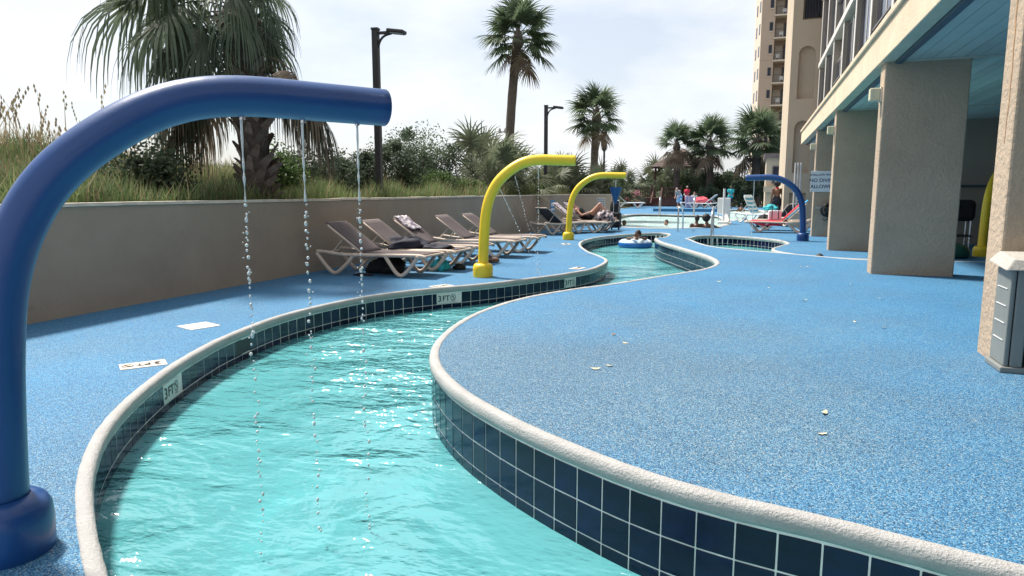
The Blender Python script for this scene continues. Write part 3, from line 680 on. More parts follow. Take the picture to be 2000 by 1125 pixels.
# ------------------------------------------------------------------ loungers
def lounger(fm=M['frame'], sm=M['sling'], back=35, name='sun_lounger'):
    o = empty(name); Lh, wd, z = .95, .33, .345
    for s in (-1, 1):
        y = s * wd
        pts = [(-Lh, y, z + .02), (-.9, y, z + .035), (-.6, y, z - .01), (-.3, y, z - .02), (.3, y, z - .01), (.8, y, z + .0), (.95, y, z - .005), (1.0, y, z - .03)]
        MB().tube(smooth_line([Vector(p) for p in pts], .08), .027, 8, flat=1.1).build('side_rail', fm, o, smooth=True)
        for (a, b_, c) in ((-.95, -.62, -.26), (.28, .56, .86)):
            lp = [(a, y, z), (a + .04, y, z - .06), (b_ - .07, y, .045), (b_, y, .022), (b_ + .07, y, .05), (c - .04, y, z - .07), (c, y, z)]
            MB().tube(smooth_line([Vector(p) for p in lp], .05), .027, 8, flat=1.25).build('leg', fm, o, smooth=True)
            MB().sphere((c, y, z - .02), .042, 8, 6, (1.3, .9, .9)).build('joint_cap', fm, o, smooth=True)
    for x in (-.93, .97): MB().tube([(x, -wd, z - .01), (x, wd, z - .01)], .02, 8).build('cross_bar', fm, o, smooth=True)
    px = -.12; ln = .82; ca, sa = math.cos(R(back)), math.sin(R(back))
    def seat(u, v): x = px + (Lh - px) * u; return (x, (v - .5) * 2 * (wd - .02), z + .012 - .02 * math.sin(math.pi * v) * math.sin(math.pi * u) )
    MB().sheet(seat, 10, 6).build('seat_sling', sm, o, smooth=True, solid=.012)
    def bk(u, v): d = ln * u; return (px - d * ca, (v - .5) * 2 * (wd - .035), z + .014 + d * sa - .03 * math.sin(math.pi * v) * math.sin(math.pi * u))
    bo = MB().sheet(bk, 8, 6).build('backrest', sm, o, smooth=True, solid=.012)
    fp = [(px, -wd + .03, z), (px - ln * .92 * ca, -wd + .03, z + ln * .92 * sa), (px - ln * 1.0 * ca, -wd + .09, z + ln * sa), (px - ln * 1.0 * ca, wd - .09, z + ln * sa), (px - ln * .92 * ca, wd - .03, z + ln * .92 * sa), (px, wd - .03, z)]
    MB().tube([Vector(p) for p in fp], .018, 8).build('backrest_frame', fm if False else fm, bo, smooth=True)
    for s in (-1, 1): MB().tube([(px - ln * .55 * ca, s * .24, z + ln * .55 * sa - .01), (-.72, s * .24, z + .0)], .012, 6).build('prop_strut', fm, o)
    return o
GL = 'taupe loungers by the wall'
def place(proto, x, y, rz, label, group, cat='sun lounger', first=[]):
    c = copy_tree(proto); c.location = (x, y, 0); c.rotation_euler = (0, 0, R(rz)); return tag(c, label, cat, group)
lp = lounger()
tag(lp, 'empty taupe lounger closest to the foreground arch, bags under it', 'sun lounger', GL); lp.location = (-5.68, 9.78, 0)
place(lp, -5.60, 10.72, 0, 'taupe lounger holding a dark bundle, second along the wall', GL)
place(lp, -5.58, 11.78, 1, 'taupe lounger with a patterned towel over its backrest top', GL)
place(lp, -5.42, 13.25, -1, 'empty taupe lounger behind the near yellow arch, fourth along the wall', GL)
place(lp, -5.34, 14.45, 0, 'empty taupe lounger farthest along of the near five', GL)
G2 = 'loungers beyond the second yellow arch'
place(lp, -5.75, 20.9, 62, 'taupe lounger turned away, left of the sunbather', G2)
lp2 = lounger(back=38)
tag(lp2, 'lounger with patterned towels in front of the sunbather', 'sun lounger', G2); lp2.location = (-5.35, 21.95, 0)
place(lp2, -5.30, 22.95, 0, 'lounger on which the sunbather with raised knees lies', G2)
# cloths and bags on and under the loungers
def cloth(name, m, fn, label, cat, nu=12, nv=8, solid=.02):
    return tag(MB().sheet(fn, nu, nv).build(name, m, smooth=True, solid=solid), label, cat)
def lump(name, m, c, d, label, cat, seed=0, rough=.22, n=14, group=None):
    rnd = random.Random(seed); ph = [rnd.uniform(0, 6) for _ in range(6)]; mb = MB(); vs = []; seg, rings = n * 2, n
    for i in range(rings + 1):
        th = math.pi * i / rings
        for k in range(seg):
            p = 2 * math.pi * k / seg; r = 1 + rough * (math.sin(3 * p + ph[0]) * math.sin(2 * th + ph[1]) + .6 * math.sin(5 * p + ph[2] + 2 * th) + .4 * math.sin(7 * th + ph[3] + p * 2))
            x, y, z = math.sin(th) * math.cos(p), math.sin(th) * math.sin(p), math.cos(th)
            z = max(z * r, -.55)
            vs.append((c[0] + d[0] / 2 * x * r, c[1] + d[1] / 2 * y * r, c[2] + d[2] * (z + .55) / 1.55))
    mb.add(vs, [(i * seg + k, (i + 1) * seg + k, (i + 1) * seg + (k + 1) % seg, i * seg + (k + 1) % seg) for i in range(rings) for k in range(seg)])
    return tag(mb.build(name, m, smooth=True), label, cat, group)
lump('dark_bag', M['navy'], (-5.62, 10.62, .345), (.75, .5, .19), 'dark navy bag lying on the second lounger', 'bag', 3)
lump('dark_clothes', M['navy'], (-5.12, 10.70, .345), (.62, .46, .085), 'dark crumpled clothes on the foot of the second lounger', 'clothes', 4)
tb = math.radians(35)
def twl(u, v):
    d = .83 - .42 * u; return (-5.58 - .12 - d * math.cos(tb) + .02 * math.sin(v * 9), 11.78 + (v - .5) * .44 + .015 * math.sin(u * 8), .345 + .035 + d * math.sin(tb) + .008 * math.sin(v * 20 + u * 7))
cloth('towel', M['towel'], twl, 'grey patterned towel draped over the third backrest', 'towel')
lump('black_bag', M['blackcloth'], (-5.62, 9.95, 0), (.62, .42, .26), 'black bag on the deck under the first lounger', 'bag', 5)
lump('teal_bag', M['teal'], (-4.98, 10.55, 0), (.34, .3, .18), 'small teal bundle on the deck under the loungers', 'bag', 6)
lump('black_shoes', M['blackcloth'], (-5.82, 9.50, 0), (.34, .14, .035), 'flat black sandals in front of the first lounger', 'sandals', 8)
lump('dark_shoe', M['blackcloth'], (-4.72, 10.78, 0), (.22, .12, .09), 'black shoe beside the teal bundle', 'shoe', 9)
lump('brown_sandals', M['skin_m'], (-4.68, 12.1, 0), (.34, .2, .09), 'brown sandals by the near yellow arch', 'sandals', 10)
tb2 = math.radians(38)
for k, (yy, lb) in enumerate(((21.95, 'left of two patterned towels over backrests by the sunbather'), (22.95, 'right of two patterned towels over backrests by the sunbather'))):
    x0 = -5.35 + .05 * k
    def tw2(u, v): d = .9 - .75 * u; return (x0 - .12 - d * math.cos(tb2) + .012 * math.sin(v * 9), yy + (v - .5) * .5, .345 + .04 + d * math.sin(tb2) + .006 * math.sin(v * 20 + u * 7))
    cloth('towel', M['towel'], tw2, lb, 'towel')
lump('printed_bundle', M['bwcloth'], (-4.62, 22.5, .36), (.55, .45, .3), 'black and white printed bundle at the foot of the sunbather lounger', 'clothes', 12)
# suitcase
s = empty('suitcase', (-4.52, 23.75, 0), R(-10), 'black wheeled suitcase with raised handle beside the sunbather', 'suitcase')
MB().box((0, 0, .33), (.36, .25, .52)).build('body', M['blackcloth'], s, bevel=.04)
MB().tube([(-.10, .06, .58), (-.10, .06, 1.0), (.10, .06, 1.0), (.10, .06, .58)], .012, 8).build('handle', M['metal'], s)
for x in (-.13, .13): MB().tube([(x - .02, 0, .035), (x + .02, 0, .035)], .035, 12).build('wheel', M['black'], s)
MB().box((0, -.14, .3), (.28, .05, .3)).build('front_pocket', M['blackcloth'], s, bevel=.02)

# ------------------------------------------------------------------ pool lifts, rails, ring
def pool_lift(x, y, rz, label, seat_m, covered):
    o = empty('pool_lift', (x, y, 0), R(rz), label, 'pool lift', 'pool lifts')
    MB().box((0, .1, .06), (.42, .5, .12)).build('base', M['white'], o, bevel=.02)
    MB().tube([(0, .12, .1), (0, .12, 1.42)], [.05, .04], 12).build('mast', M['white'], o, smooth=True, auto=40)
    if covered:
        MB().sphere((0, -.14, .70), .2, 14, 10, (1.0, .7, 1.75)).build('covered_seat', seat_m, o, smooth=True)
        MB().tube([(.02, -.1, .5), (.28, -.25, .02)], .022, 8).build('leg', M['bronze'], o)
        MB().tube([(0, .1, 1.15), (-.05, -.2, 1.08)], .03, 8).build('arm', M['white'], o)
    else:
        MB().box((0, -.12, .72), (.50, .06, .66)).build('seat_back', seat_m, o, bevel=.03)
        MB().box((0, -.34, .42), (.50, .44, .06)).build('seat', seat_m, o, bevel=.03)
        for q in (-.22, .22): MB().tube([(q, -.5, .4), (q, -.52, .1), (q, -.62, .04)], .018, 8).build('foot_bar', M['metal'], o)
        for q in (-.28, .28): MB().tube([(q, -.12, .66), (q, -.5, .66), (q, -.52, .6)], .018, 8).build('arm_rest', M['bronze'], o)
    return o
pool_lift(-1.18, 29.2, 180, 'white pool lift with pale seat back and tall mast', M['white'], False)
pool_lift(-4.95, 26.05, 0, 'pool lift with a black covered seat behind the suitcase', M['blackcloth'], True)
def rail(x, y, rz, label, h=.86, d=.55):
    o = empty('pool_handrail', (x, y, 0), R(rz), label, 'handrail', 'pool handrails')
    MB().tube(smooth_line([Vector(p) for p in ((0, 0, 0), (0, 0, h * .8), (0, .06, h * .96), (0, .16, h), (0, d * .7, h * .9), (0, d, h * .6), (0, d + .05, -.3))], .06), .024, 10).build('rail', M['metal'], o, smooth=True)
    MB().lathe([(.05, 0), (.05, .012), (.03, .02)], 16).build('flange', M['metal'], o)
rail(-2.37, 23.4, 0, 'steel handrail left of the couple at the pool edge', .82, 1.6)
rail(-1.18, 22.1, 180, 'steel handrail at the channel corner right of the couple', .86, .9)
rail(-5.15, 40.75, 180, 'far left steel handrail on the opposite pool edge', 1.0)
rail(-3.2, 40.15, 180, 'far right steel handrail on the opposite pool edge', 1.0)
rg = empty('swim_ring', (-3.23, 20.1, ZW), 0, 'big blue and white inflatable ring floating in the river', 'swim ring')
mbr = MB(); n1, n2 = 36, 14
tv = [((.34 + .155 * math.cos(2 * math.pi * j / n2)) * math.cos(2 * math.pi * i / n1), (.34 + .155 * math.cos(2 * math.pi * j / n2)) * math.sin(2 * math.pi * i / n1), .085 + .145 * math.sin(2 * math.pi * j / n2)) for i in range(n1) for j in range(n2)]
mbr.add(tv, [(i * n2 + j, ((i + 1) % n1) * n2 + j, ((i + 1) % n1) * n2 + (j + 1) % n2, i * n2 + (j + 1) % n2) for i in range(n1) for j in range(n2)])
M['ring'] = P('blue_vinyl', (.02, .16, .52), .25, .08, 3, coat=.3); M['ringw'] = pattern('white_blue_vinyl', (.62, .72, .80), (.30, .48, .68), 7)
ro = mbr.build('tube', M['ring'], rg, smooth=True); ro.data.materials.append(M['ringw'])
for p in ro.data.polygons:
    if p.center.z > .15: p.material_index = 1
# ------------------------------------------------------------------ deck plaques
def plaque(x, y, rz, label, txt=True, w_=.32, h_=.19):
    o = empty('deck_depth_plaque', (x, y, .0), R(rz), label, 'depth marker', 'depth plaques set in the deck')
    MB().box((0, 0, .002), (w_, h_, .006)).build('plate', M['plaque'], o)
    if txt:
        inst('depth_lettering', three, o, (-.1, 0, .0066)); inst('depth_lettering', ft, o, (0, 0, .0066)); inst('no_diving_symbol', nodive, o, (.105, .008, .0072))
plaque(-4.40, 3.97, 232, 'worn 3 FT plaque in the deck nearest the foreground arch')
plaque(-5.16, 5.34, 250, 'blank square plaque in the deck beyond the 3 FT one', False, .30, .30)
plaque(-4.12, 8.78, 245, 'pale plaque in the deck left of the near yellow arch')
plaque(-2.86, 11.62, 258, 'pale plaque near the tip of the left bank')
plaque(-4.46, 16.9, 300, 'small pale plaque in the deck by the second yellow arch')

# ------------------------------------------------------------------ lamp posts
def lamp_post(x, y, h, label):
    z0 = hz(x, y) - .05
    o = empty('lamp_post', (x, y, z0), R(5), label, 'lamp post', 'bronze lamp posts behind the wall')
    H = h - z0; MB().box((0, 0, H / 2), (.125, .125, H)).build('pole', M['bronze'], o, bevel=.01)
    MB().box((0, 0, H + .02), (.14, .14, .04)).build('pole_cap', M['bronze'], o)
    MB().tube(smooth_line([Vector((.05, 0, H - .34)), Vector((.10, 0, H - .18)), Vector((.2, 0, H - .10)), Vector((.34, 0, H - .08))], .05), .025, 8).build('bracket', M['bronze'], o, smooth=True)
    MB().box((.22, 0, H - .06), (.3, .06, .05)).build('arm', M['bronze'], o)
    hd = MB().box((.45, 0, H - .05), (.36, .22, .07), (0, R(8), 0)).build('lamp_head', M['bronze'], o, bevel=.02)
    MB().box((.46, 0, H - .09), (.26, .17, .015), (0, R(8), 0)).build('lens', M['grey'], hd)
lamp_post(-7.3, 12.65, 4.5, 'tall dark lamp post beside the foreground arch tip')
lamp_post(-7.3, 24.65, 4.36, 'dark lamp post behind the end of the near yellow arch')
o = empty('double_lamp', (-16.9, 45, .2), 0, 'distant twin-headed lamp behind the dark shrubs', 'lamp post')
MB().tube([(0, 0, 0), (0, 0, 4.6), (.1, 0, 5.0), (.5, 0, 5.1), (1.0, 0, 5.0), (1.1, 0, 4.6), (1.1, 0, 3.5)], .05, 8).build('pole', M['grey'], o)
for x in (.3, .7): MB().lathe([(.12, 0), (.08, .18), (.03, .26)], 10, (x, 0, 5.1)).build('lamp_head', M['grey'], o)
o = empty('lantern_post', (-7.3, 35, .9), 0, 'slim lantern post beside the middle palm', 'lamp post')
MB().tube([(0, 0, 0), (0, 0, 2.4)], .05, 8).build('pole', M['bronze'], o); MB().lathe([(.06, 2.4), (.13, 2.5), (.15, 2.85), (.05, 3.0)], 8).build('lantern', M['bronze'], o)

# ------------------------------------------------------------------ near-right objects
bn = empty('litter_bin', (1.555, 5.19, ZR), 0, 'grey slatted litter bin with speckled lid against the nearest pier', 'litter bin')
W_ = .60
MB().b2(0, W_, .0, .50, .0, .05).build('plinth', M['bin'], bn, bevel=.01)
MB().b2(.02, .05, .03, .47, .05, .86).build('side_panel', M['bin'], bn, bevel=.012)
for k in range(4): MB().b2(.0155, .0195, .10, .40, .26 + k * .145, .267 + k * .145).build('highlight_strip', M['wframe'], bn)  # white strips paint thin highlight lines onto the side panel
MB().b2(W_ - .05, W_ - .02, .03, .47, .05, .86).build('side_panel', M['bin'], bn, bevel=.012)
for x in (.055, W_ - .125): MB().b2(x, x + .07, .022, .05, .05, .86).build('corner_post', M['bin'], bn, bevel=.01)
MB().b2(.055, W_ - .055, .44, .465, .05, .86).build('back_panel', M['bin'], bn)
MB().b2(.14, W_ - .14, .06, .40, .06, .80).build('liner', M['black'], bn)
lid = MB(); lid.add([(-.03, -.04, .86), (W_ + .03, -.04, .86), (W_ + .03, .54, .90), (-.03, .54, .90), (.02, .02, .95), (W_ - .02, .02, .95), (W_ - .02, .48, .99), (.02, .48, .99)], [(0, 1, 5, 4), (1, 2, 6, 5), (2, 3, 7, 6), (3, 0, 4, 7), (4, 5, 6, 7), (3, 2, 1, 0)]); lid.build('lid', M['binlid'], bn, bevel=.012); bn.scale = (1, .64, .78)
sg = empty('no_diving_sign', (1.83, 22.135, 1.60), 0, 'white sign reading shallow water no diving allowed', 'sign')
MB().box((0, 0, 0), (.66, .012, .60)).build('board', M['signw'], sg, bevel=.005)
for s_, sz, z in (('SHALLOW WATER', .085, .19), ('NO DIVING', .14, .03), ('ALLOWED', .14, -.15)): inst('lettering', text_mesh(s_, sz, M['signb']), sg, (0, -.0085, z), (R(90), 0, 0))
for x in (-.30, .30):
    for z in (-.27, .27): MB().lathe([(.012, 0), (.012, .006)], 8).build('screw', M['metal'], sg, loc=(x, -.006, z), rot=(R(90), 0, 0))
hr = empty('hose_reel', (2.0, 22.1, .78), 0, 'black hose reel on the pier under the no diving sign', 'hose reel')
MB().box((0, .03, 0), (.1, .04, .3)).build('bracket', M['bronze'], hr)
mh = MB()
for k in range(7):
    r = .17 + .012 * (k % 3); mh.tube([(r * math.cos(R(a)), -.02 - k * .024, r * math.sin(R(a))) for a in range(0, 361, 18)], .014, 6, False)
mh.tube([(.1, -.1, -.12), (.05, -.1, -.25), (-.08, -.12, -.30), (-.16, -.1, -.2)], .013, 6); mh.build('hose', M['black'], hr, smooth=True)
MB().tube([(-.34, -.1, .06), (.1, -.1, .06)], .012, 6).build('crank', M['metal'], hr); MB().lathe([(.1, 0), (.1, .2)], 14).build('drum', M['black'], hr, rot=(R(90), 0, 0))
dm = empty('green_dome', (3.72, 16.1, 0), 0, 'dark green rounded dome in the shade under the hotel', 'water feature')
MB().lathe([(.36, 0), (.40, .06), (.39, .14), (.33, .23), (.20, .29), (.02, .31)], 28).build('dome', M['green'], dm, smooth=True)
gr = empty('covered_grill', (4.4, 19.2, 0), 0, 'black covered box on legs against the shaded back wall', 'grill')
MB().b2(-.5, .5, -.28, .28, .62, 1.12).build('cover', M['blackcloth'], gr, bevel=.1)
for x in (-.42, .42):
    for y in (-.2, .2): MB().tube([(x, y, 0), (x, y, .63)], .025, 8).build('leg', M['metal'], gr)
MB().b2(-.46, .46, -.25, .25, .25, .29).build('shelf', M['bronze'], gr)
# fallen leaves and litter
lm = []
for k in range(4):
    rnd = random.Random(k); mb = MB(); n = 5; a = rnd.uniform(.4, 1.)
    top = [(-.03 + .06 * i / n, .011 * math.sin(math.pi * i / n) * (1 + .2 * rnd.random()), .004 + .010 * a * (i / n - .5) ** 2 * 4) for i in range(n + 1)]
    bot = [(x, -y, z + .004 * rnd.random()) for x, y, z in top]
    mb.add(top + bot, [(i, i + 1, n + 2 + i, n + 1 + i) for i in range(n)]); lm.append(mb.mesh('fallen_leaf', M['leafpale'] if k < 3 else M['leafbrown']))
lv = [(.40, 3.9), (.36, 3.55), (-.9, 5.25), (-1.05, 5.55), (-.95, 4.4), (-.88, 4.52), (.9, 6.8), (1.1, 6.6), (.55, 8.0), (.2, 8.9), (1.2, 9.6), (.1, 10.4), (-.4, 9.3), (1.35, 8.4), (.8, 11.6), (.86, 11.7), (.7, 11.55), (.3, 12.4)]
for k, (x, y) in enumerate(lv):
    o = inst('fallen_leaf', lm[k % 4], None, (x, y, ZR + .001), (0, 0, random.uniform(0, 6)), (1, 1, 1) if k % 4 else (1.2, 1.2, 1.2))
    tag(o, 'small fallen leaf lying on the raised blue deck', 'leaf', 'fallen leaves on the deck')

# ------------------------------------------------------------------ far loungers, chairs
wl0 = lounger(M['wframe'], M['wsling'], 40); tag(wl0, 'white lounger in front of the red-brown planter across the pool', 'sun lounger', 'white loungers across the pool'); wl0.location = (-9.2, 53.5, 0); wl0.rotation_euler = (0, 0, R(15)); wl0.scale = (1.25, 1.25, 1.25)
def wl_at(x, y, rz, lb, s=1.2):
    c = copy_tree(wl0); c.location = (x, y, 0); c.rotation_euler = (0, 0, R(rz)); c.scale = (s, s, s); return tag(c, lb)
wl_at(-4.3, 55.0, 10, 'white lounger with a purple striped towel across the pool')
wl_at(-3.6, 54.0, 170, 'white lounger with a pink towel across the pool')
lump('pink_towel', M['pink'], (-3.75, 54.0, .42), (1.0, .5, .42), 'pink towel heap on a white lounger across the pool', 'towel', 21)
def hang(u, v): return (-5.0 + .75 * u, 53.9 - .02 * math.sin(u * 9), .95 - .9 * v + .02 * math.sin(u * 12))
cloth('striped_towel', M['stripe_p'], hang, 'purple and white striped towel hanging across the pool', 'towel')
sc_ = lounger(M['wframe'], M['stripe_b'], 58); tag(sc_, 'white framed chair with blue striped sling by the second pool', 'deck chair', 'chairs by the second pool'); sc_.location = (.12, 30.6, 0); sc_.rotation_euler = (0, 0, R(-35)); sc_.scale = (.95, .95, 1.1)
rl = lounger(back=45); tag(rl, 'lounger with a red towel beside the far blue arch', 'sun lounger', 'loungers by the far blue arch'); rl.location = (.72, 23.9, 0); rl.rotation_euler = (0, 0, R(178))
c = copy_tree(rl); c.location = (.95, 25.2, 0); c.rotation_euler = (0, 0, R(176)); tag(c, 'lounger behind the one with the red towel')
c = copy_tree(lp2); c.location = (1.05, 29.0 - .6, 0); c.rotation_euler = (0, 0, R(120)); tag(c, 'upright tan lounger by the annex wall', 'sun lounger', 'loungers by the far blue arch')
def rt(u, v):
    x = -.1 + 1.1 * u; sag = -.07 * math.sin(math.pi * u) * (1 if v < .12 else 0)
    return (x, 23.9 + (v - .5) * .72, .375 + sag * 1.2 + .01 * math.sin(u * 15) - (.06 * max(0, .14 - v) / .14) - (.05 * max(0, v - .9) / .1))
cloth('red_towel', M['red'], rt, 'red towel spread over the lounger by the far blue arch', 'towel', 16, 14)
def rt2(u, v):
    d = .86 * u; return (.84 + d * math.cos(R(45)), 23.9 + (v - .5) * .5, .40 + d * math.sin(R(45)) + .01 * math.sin(v * 15))
cloth('red_blue_towel', M['red'], rt2, 'red towel over the raised backrest by the far blue arch', 'towel')
def rt3(u, v):
    d = .86 * u; return (1.05 + d * math.cos(R(45)), 25.2 + (v - .5) * .5, .41 + d * math.sin(R(45)) + .01 * math.sin(v * 15))
cloth('blue_towel', M['bluecloth'], rt3, 'blue towel over the backrest behind the red one', 'towel')
tb_ = empty('tote_bag', (.62, 24.15, .385), R(8), 'white tote bag with dark straps on the red towel', 'bag')
MB().box((0, 0, .16), (.40, .18, .32)).build('body', M['white'], tb_, bevel=.04)
for x in (-.1, .1): MB().tube([(x, -.1, .05), (x, -.1, .32), (x * .8, -.06, .45), (x * .6, 0, .47)], .013, 6).build('strap', M['black'], tb_)
lump('dark_bag', M['blackcloth'], (.32, 27.2, 0), (.55, .4, .42), 'black bag beside the blue striped chair', 'bag', 31)
lump('teal_towel', M['teal'], (.60, 29.6, .55), (.5, .4, .22), 'teal towel on the table near the person in red straps', 'towel', 32)
tt = empty('side_table', (.60, 29.6, 0), 0, 'small white table under the teal towel', 'table')
MB().lathe([(.3, .51), (.3, .55)], 20).build('top', M['wframe'], tt)
for a in range(0, 360, 90): MB().tube([(.2 * math.cos(R(a)), .2 * math.sin(R(a)), .52), (.26 * math.cos(R(a)), .26 * math.sin(R(a)), 0)], .018, 6).build('leg', M['wframe'], tt)

# ------------------------------------------------------------------ people
def remesh_obj(mb, name, m, parent, vox, smooth_it=3):
    o = mb.build(name, m, parent, smooth=True)
    md = o.modifiers.new('remesh', 'REMESH'); md.mode = 'VOXEL'; md.voxel_size = vox; md.use_smooth_shade = True
    sm = o.modifiers.new('smooth', 'SMOOTH'); sm.iterations = smooth_it; sm.factor = .5
    dg = bpy.context.evaluated_depsgraph_get(); me = bpy.data.meshes.new_from_object(o.evaluated_get(dg)); o.modifiers.clear(); o.data = me
    if not me.materials: me.materials.append(m)
    return o
def limb(mb, a, b, ra, rb):
    a, b = Vector(a), Vector(b); n = 5
    mb.tube([a.lerp(b, k / n) for k in range(n + 1)], [ra + (rb - ra) * k / n for k in range(n + 1)], 10); mb.sphere(a, ra * 1.0, 10, 6); mb.sphere(b, rb * 1.0, 10, 6)
def hand(mb, w_, d):
    d = Vector(d).normalized(); s = d.orthogonal().normalized(); p = Vector(w_) + d * .05; limb(mb, w_, p, .028, .034)
    for k, (o_, l) in enumerate(((-.03, .065), (-.011, .08), (.009, .085), (.028, .07))):
        q = p + s * o_ + d * .02; limb(mb, q, q + d * l * .6 + d.cross(s) * .01, .011, .010); limb(mb, q + d * l * .6 + d.cross(s) * .01, q + d * l + d.cross(s) * .03, .010, .009)
    q = Vector(w_) + d * .02 + s * -.03; limb(mb, q, q - s * .035 + d * .035, .013, .011)
def person(loc, rz, label, J, skin, clothes=(), hair=M['hair'], hairstyle='short', face=None, group=None, vox=.015, child=1.0):
    """J: joint positions. Body is one remeshed skin; clothes are inflated shells over chosen limbs."""
    o = empty('person', loc, R(rz), label, 'person', group); o.scale = (child,) * 3
    V = {k: Vector(v) for k, v in J.items()}
    segs = {'belly': ('pelvis', 'waist', .145, .125), 'chest': ('waist', 'chest', .125, .15), 'shoulder': ('chest', 'neck', .13, .06)}
    for s in 'lr':
        segs.update({'hip' + s: ('pelvis', 'hip' + s, .13, .115), 'thigh' + s: ('hip' + s, 'knee' + s, .092, .062), 'shin' + s: ('knee' + s, 'ankle' + s, .058, .038), 'sh' + s: ('chest', 'sho' + s, .10, .062), 'uarm' + s: ('sho' + s, 'elb' + s, .052, .040), 'farm' + s: ('elb' + s, 'wri' + s, .039, .027)})
    mb = MB()
    for k, (a, b, ra, rb) in segs.items():
        if a in V and b in V: limb(mb, V[a], V[b], ra, rb)
    for s in 'lr':
        if 'hip' + s in V and 'pelvis' in V and 'knee' + s in V and 'ankle' + s in V:
            an_ = V['ankle' + s]; td = V.get('toe' + s, an_ + Vector((0, .16, -.03)))
            limb(mb, an_ + (an_ - td) * .25, td, .036, .028)
        if 'wri' + s in V: hand(mb, V['wri' + s], V['wri' + s] - V['elb' + s])
    hd = V['head']; nk = V['neck'] if 'neck' in V else hd - Vector((0, 0, .2)); limb(mb, nk, hd - (hd - nk) * .2, .056, .055)
    f = Vector(face or (0, 1, 0)).normalized(); u = Vector((0, 0, 1)) if abs(f.z) < .8 else Vector((0, 1, 0)); sd_ = f.cross(u).normalized(); up = sd_.cross(f).normalized()
    rm = Matrix((sd_, f, up)).transposed()
    mb.sphere(hd, .1, 14, 10, (.78, .95, 1.15), rm); mb.sphere(hd + f * .03 - up * .06, .06, 10, 8, (.95, .95, .9), rm)
    limb(mb, hd + f * .088 + up * .012, hd + f * .108 - up * .022, .010, .014)
    for s in (-1, 1): mb.sphere(hd + sd_ * s * .08 - up * .005, .026, 8, 6, (.45, .8, 1.2), rm)
    body = remesh_obj(mb, 'body', skin, o, vox)
    for s in (-1, 1): MB().sphere(hd + f * .086 + sd_ * s * .03 + up * .012, .011, 8, 6).build('eye', M['eye'], body)
    MB().sphere(hd + f * .088 - up * .055, .018, 8, 6, (1.3, .5, .4), rm).build('mouth', M['lip'], body)
    hm = MB(); hm.sphere(hd - f * .018 + up * .025, .108, 14, 10, (.82, .92, 1.08), rm)
    if hairstyle == 'bun': hm.sphere(hd - f * .04 + up * .15, .06, 10, 8)
    if hairstyle == 'afro': hm.sphere(hd - f * .03 + up * .05, .15, 12, 10)
    if hairstyle == 'long': hm.sphere(hd - f * .06 - up * .06, .10, 12, 10, (1, .7, 1.4), rm)
    # cut the hair away from the face
    ho = hm.build('hair', hair, body, smooth=True)
    bm = bmesh.new(); bm.from_mesh(ho.data)
    dl = [v for v in bm.verts if (v.co - hd).dot(f) > .035 and (v.co - hd).dot(up) < .06]
    bmesh.ops.delete(bm, geom=dl, context='VERTS'); bm.to_mesh(ho.data); bm.free()
    for nm, m, parts, inf in clothes:
        cb = MB()
        for k in parts:
            fr = 1.0
            if ':' in k: k, fr = k.split(':'); fr = float(fr)
            a, b, ra, rb = segs[k]
            if a in V and b in V: limb(cb, V[a], V[a].lerp(V[b], fr), ra + inf, ra + (rb - ra) * fr + inf)
        remesh_obj(cb, nm, m, body, .02)
    return o
def standing(lean=0, arms='down', stride=.0, bend=0):
    b = lambda z: lean * (z - .9) + bend * max(0, z - .95)
    J = {'pelvis': (0, 0, .93), 'waist': (0, b(1.12), 1.12), 'chest': (0, b(1.3), 1.30 - .1 * bend), 'neck': (0, b(1.47), 1.46 - .2 * bend), 'head': (0, b(1.6) + .02, 1.60 - .32 * bend)}
    for s, q in (('l', -1), ('r', 1)):
        J['hip' + s] = (q * .085, 0, .88); J['knee' + s] = (q * .10, .03 + q * stride, .48); J['ankle' + s] = (q * .10, q * stride * 1.6, .08); J['toe' + s] = (q * .12, .16 + q * stride * 1.6, .035)
        J['sho' + s] = (q * .17, b(1.38), 1.38 - .15 * bend)
        if arms == 'down': J['elb' + s] = (q * .22, b(1.12) - .02, 1.12 - .1 * bend); J['wri' + s] = (q * .22, b(.92) + .05, .90)
        elif arms == 'hips': J['elb' + s] = (q * .30, -.05, 1.14); J['wri' + s] = (q * .17, .06, 1.0)
        else: J['elb' + s] = (q * .2, b(1.15) + .12, 1.12 - .2 * bend); J['wri' + s] = (q * .12, b(1.1) + .32, 1.0 - .35 * bend)
    return J
SH = ('shorts', M['navy'], ('hipl', 'hipr', 'belly:.4', 'thighl:.75', 'thighr:.75'), .022)
person((-5.62, 56, 0), 150, 'bending person in blue printed shorts across the pool', standing(.1, 'front', .04, .5), M['skin_l'], [('shorts', M['shorts'], ('hipl', 'hipr', 'belly:.5', 'thighl:.95', 'thighr:.95'), .05), ('shirt', M['grey'], ('chest', 'shoulder', 'belly', 'uarml:.8', 'uarmr:.8', 'shl', 'shr'), .02)], M['hair_g'])
person((-5.35, 59.3, 0), 170, 'person in a red top standing across the pool', standing(0, 'front', .03), M['skin_m'], [('top', M['red'], ('belly', 'chest', 'shoulder', 'shl', 'shr', 'uarml:.6', 'uarmr:.6'), .025), ('shorts', M['pink'], ('hipl', 'hipr', 'thighl:.6', 'thighr:.6'), .03)], M['hair_g'])
person((-1.85, 57, 0), 200, 'person in teal shirt and dark shorts standing at the far hedge', standing(.05, 'front', .04), M['skin_m'], [('shirt', M['teal'], ('belly', 'chest', 'shl', 'shr', 'hipl', 'hipr', 'uarml:.5', 'uarmr:.5'), .04), ('shorts', M['navy'], ('thighl', 'thighr'), .03)])
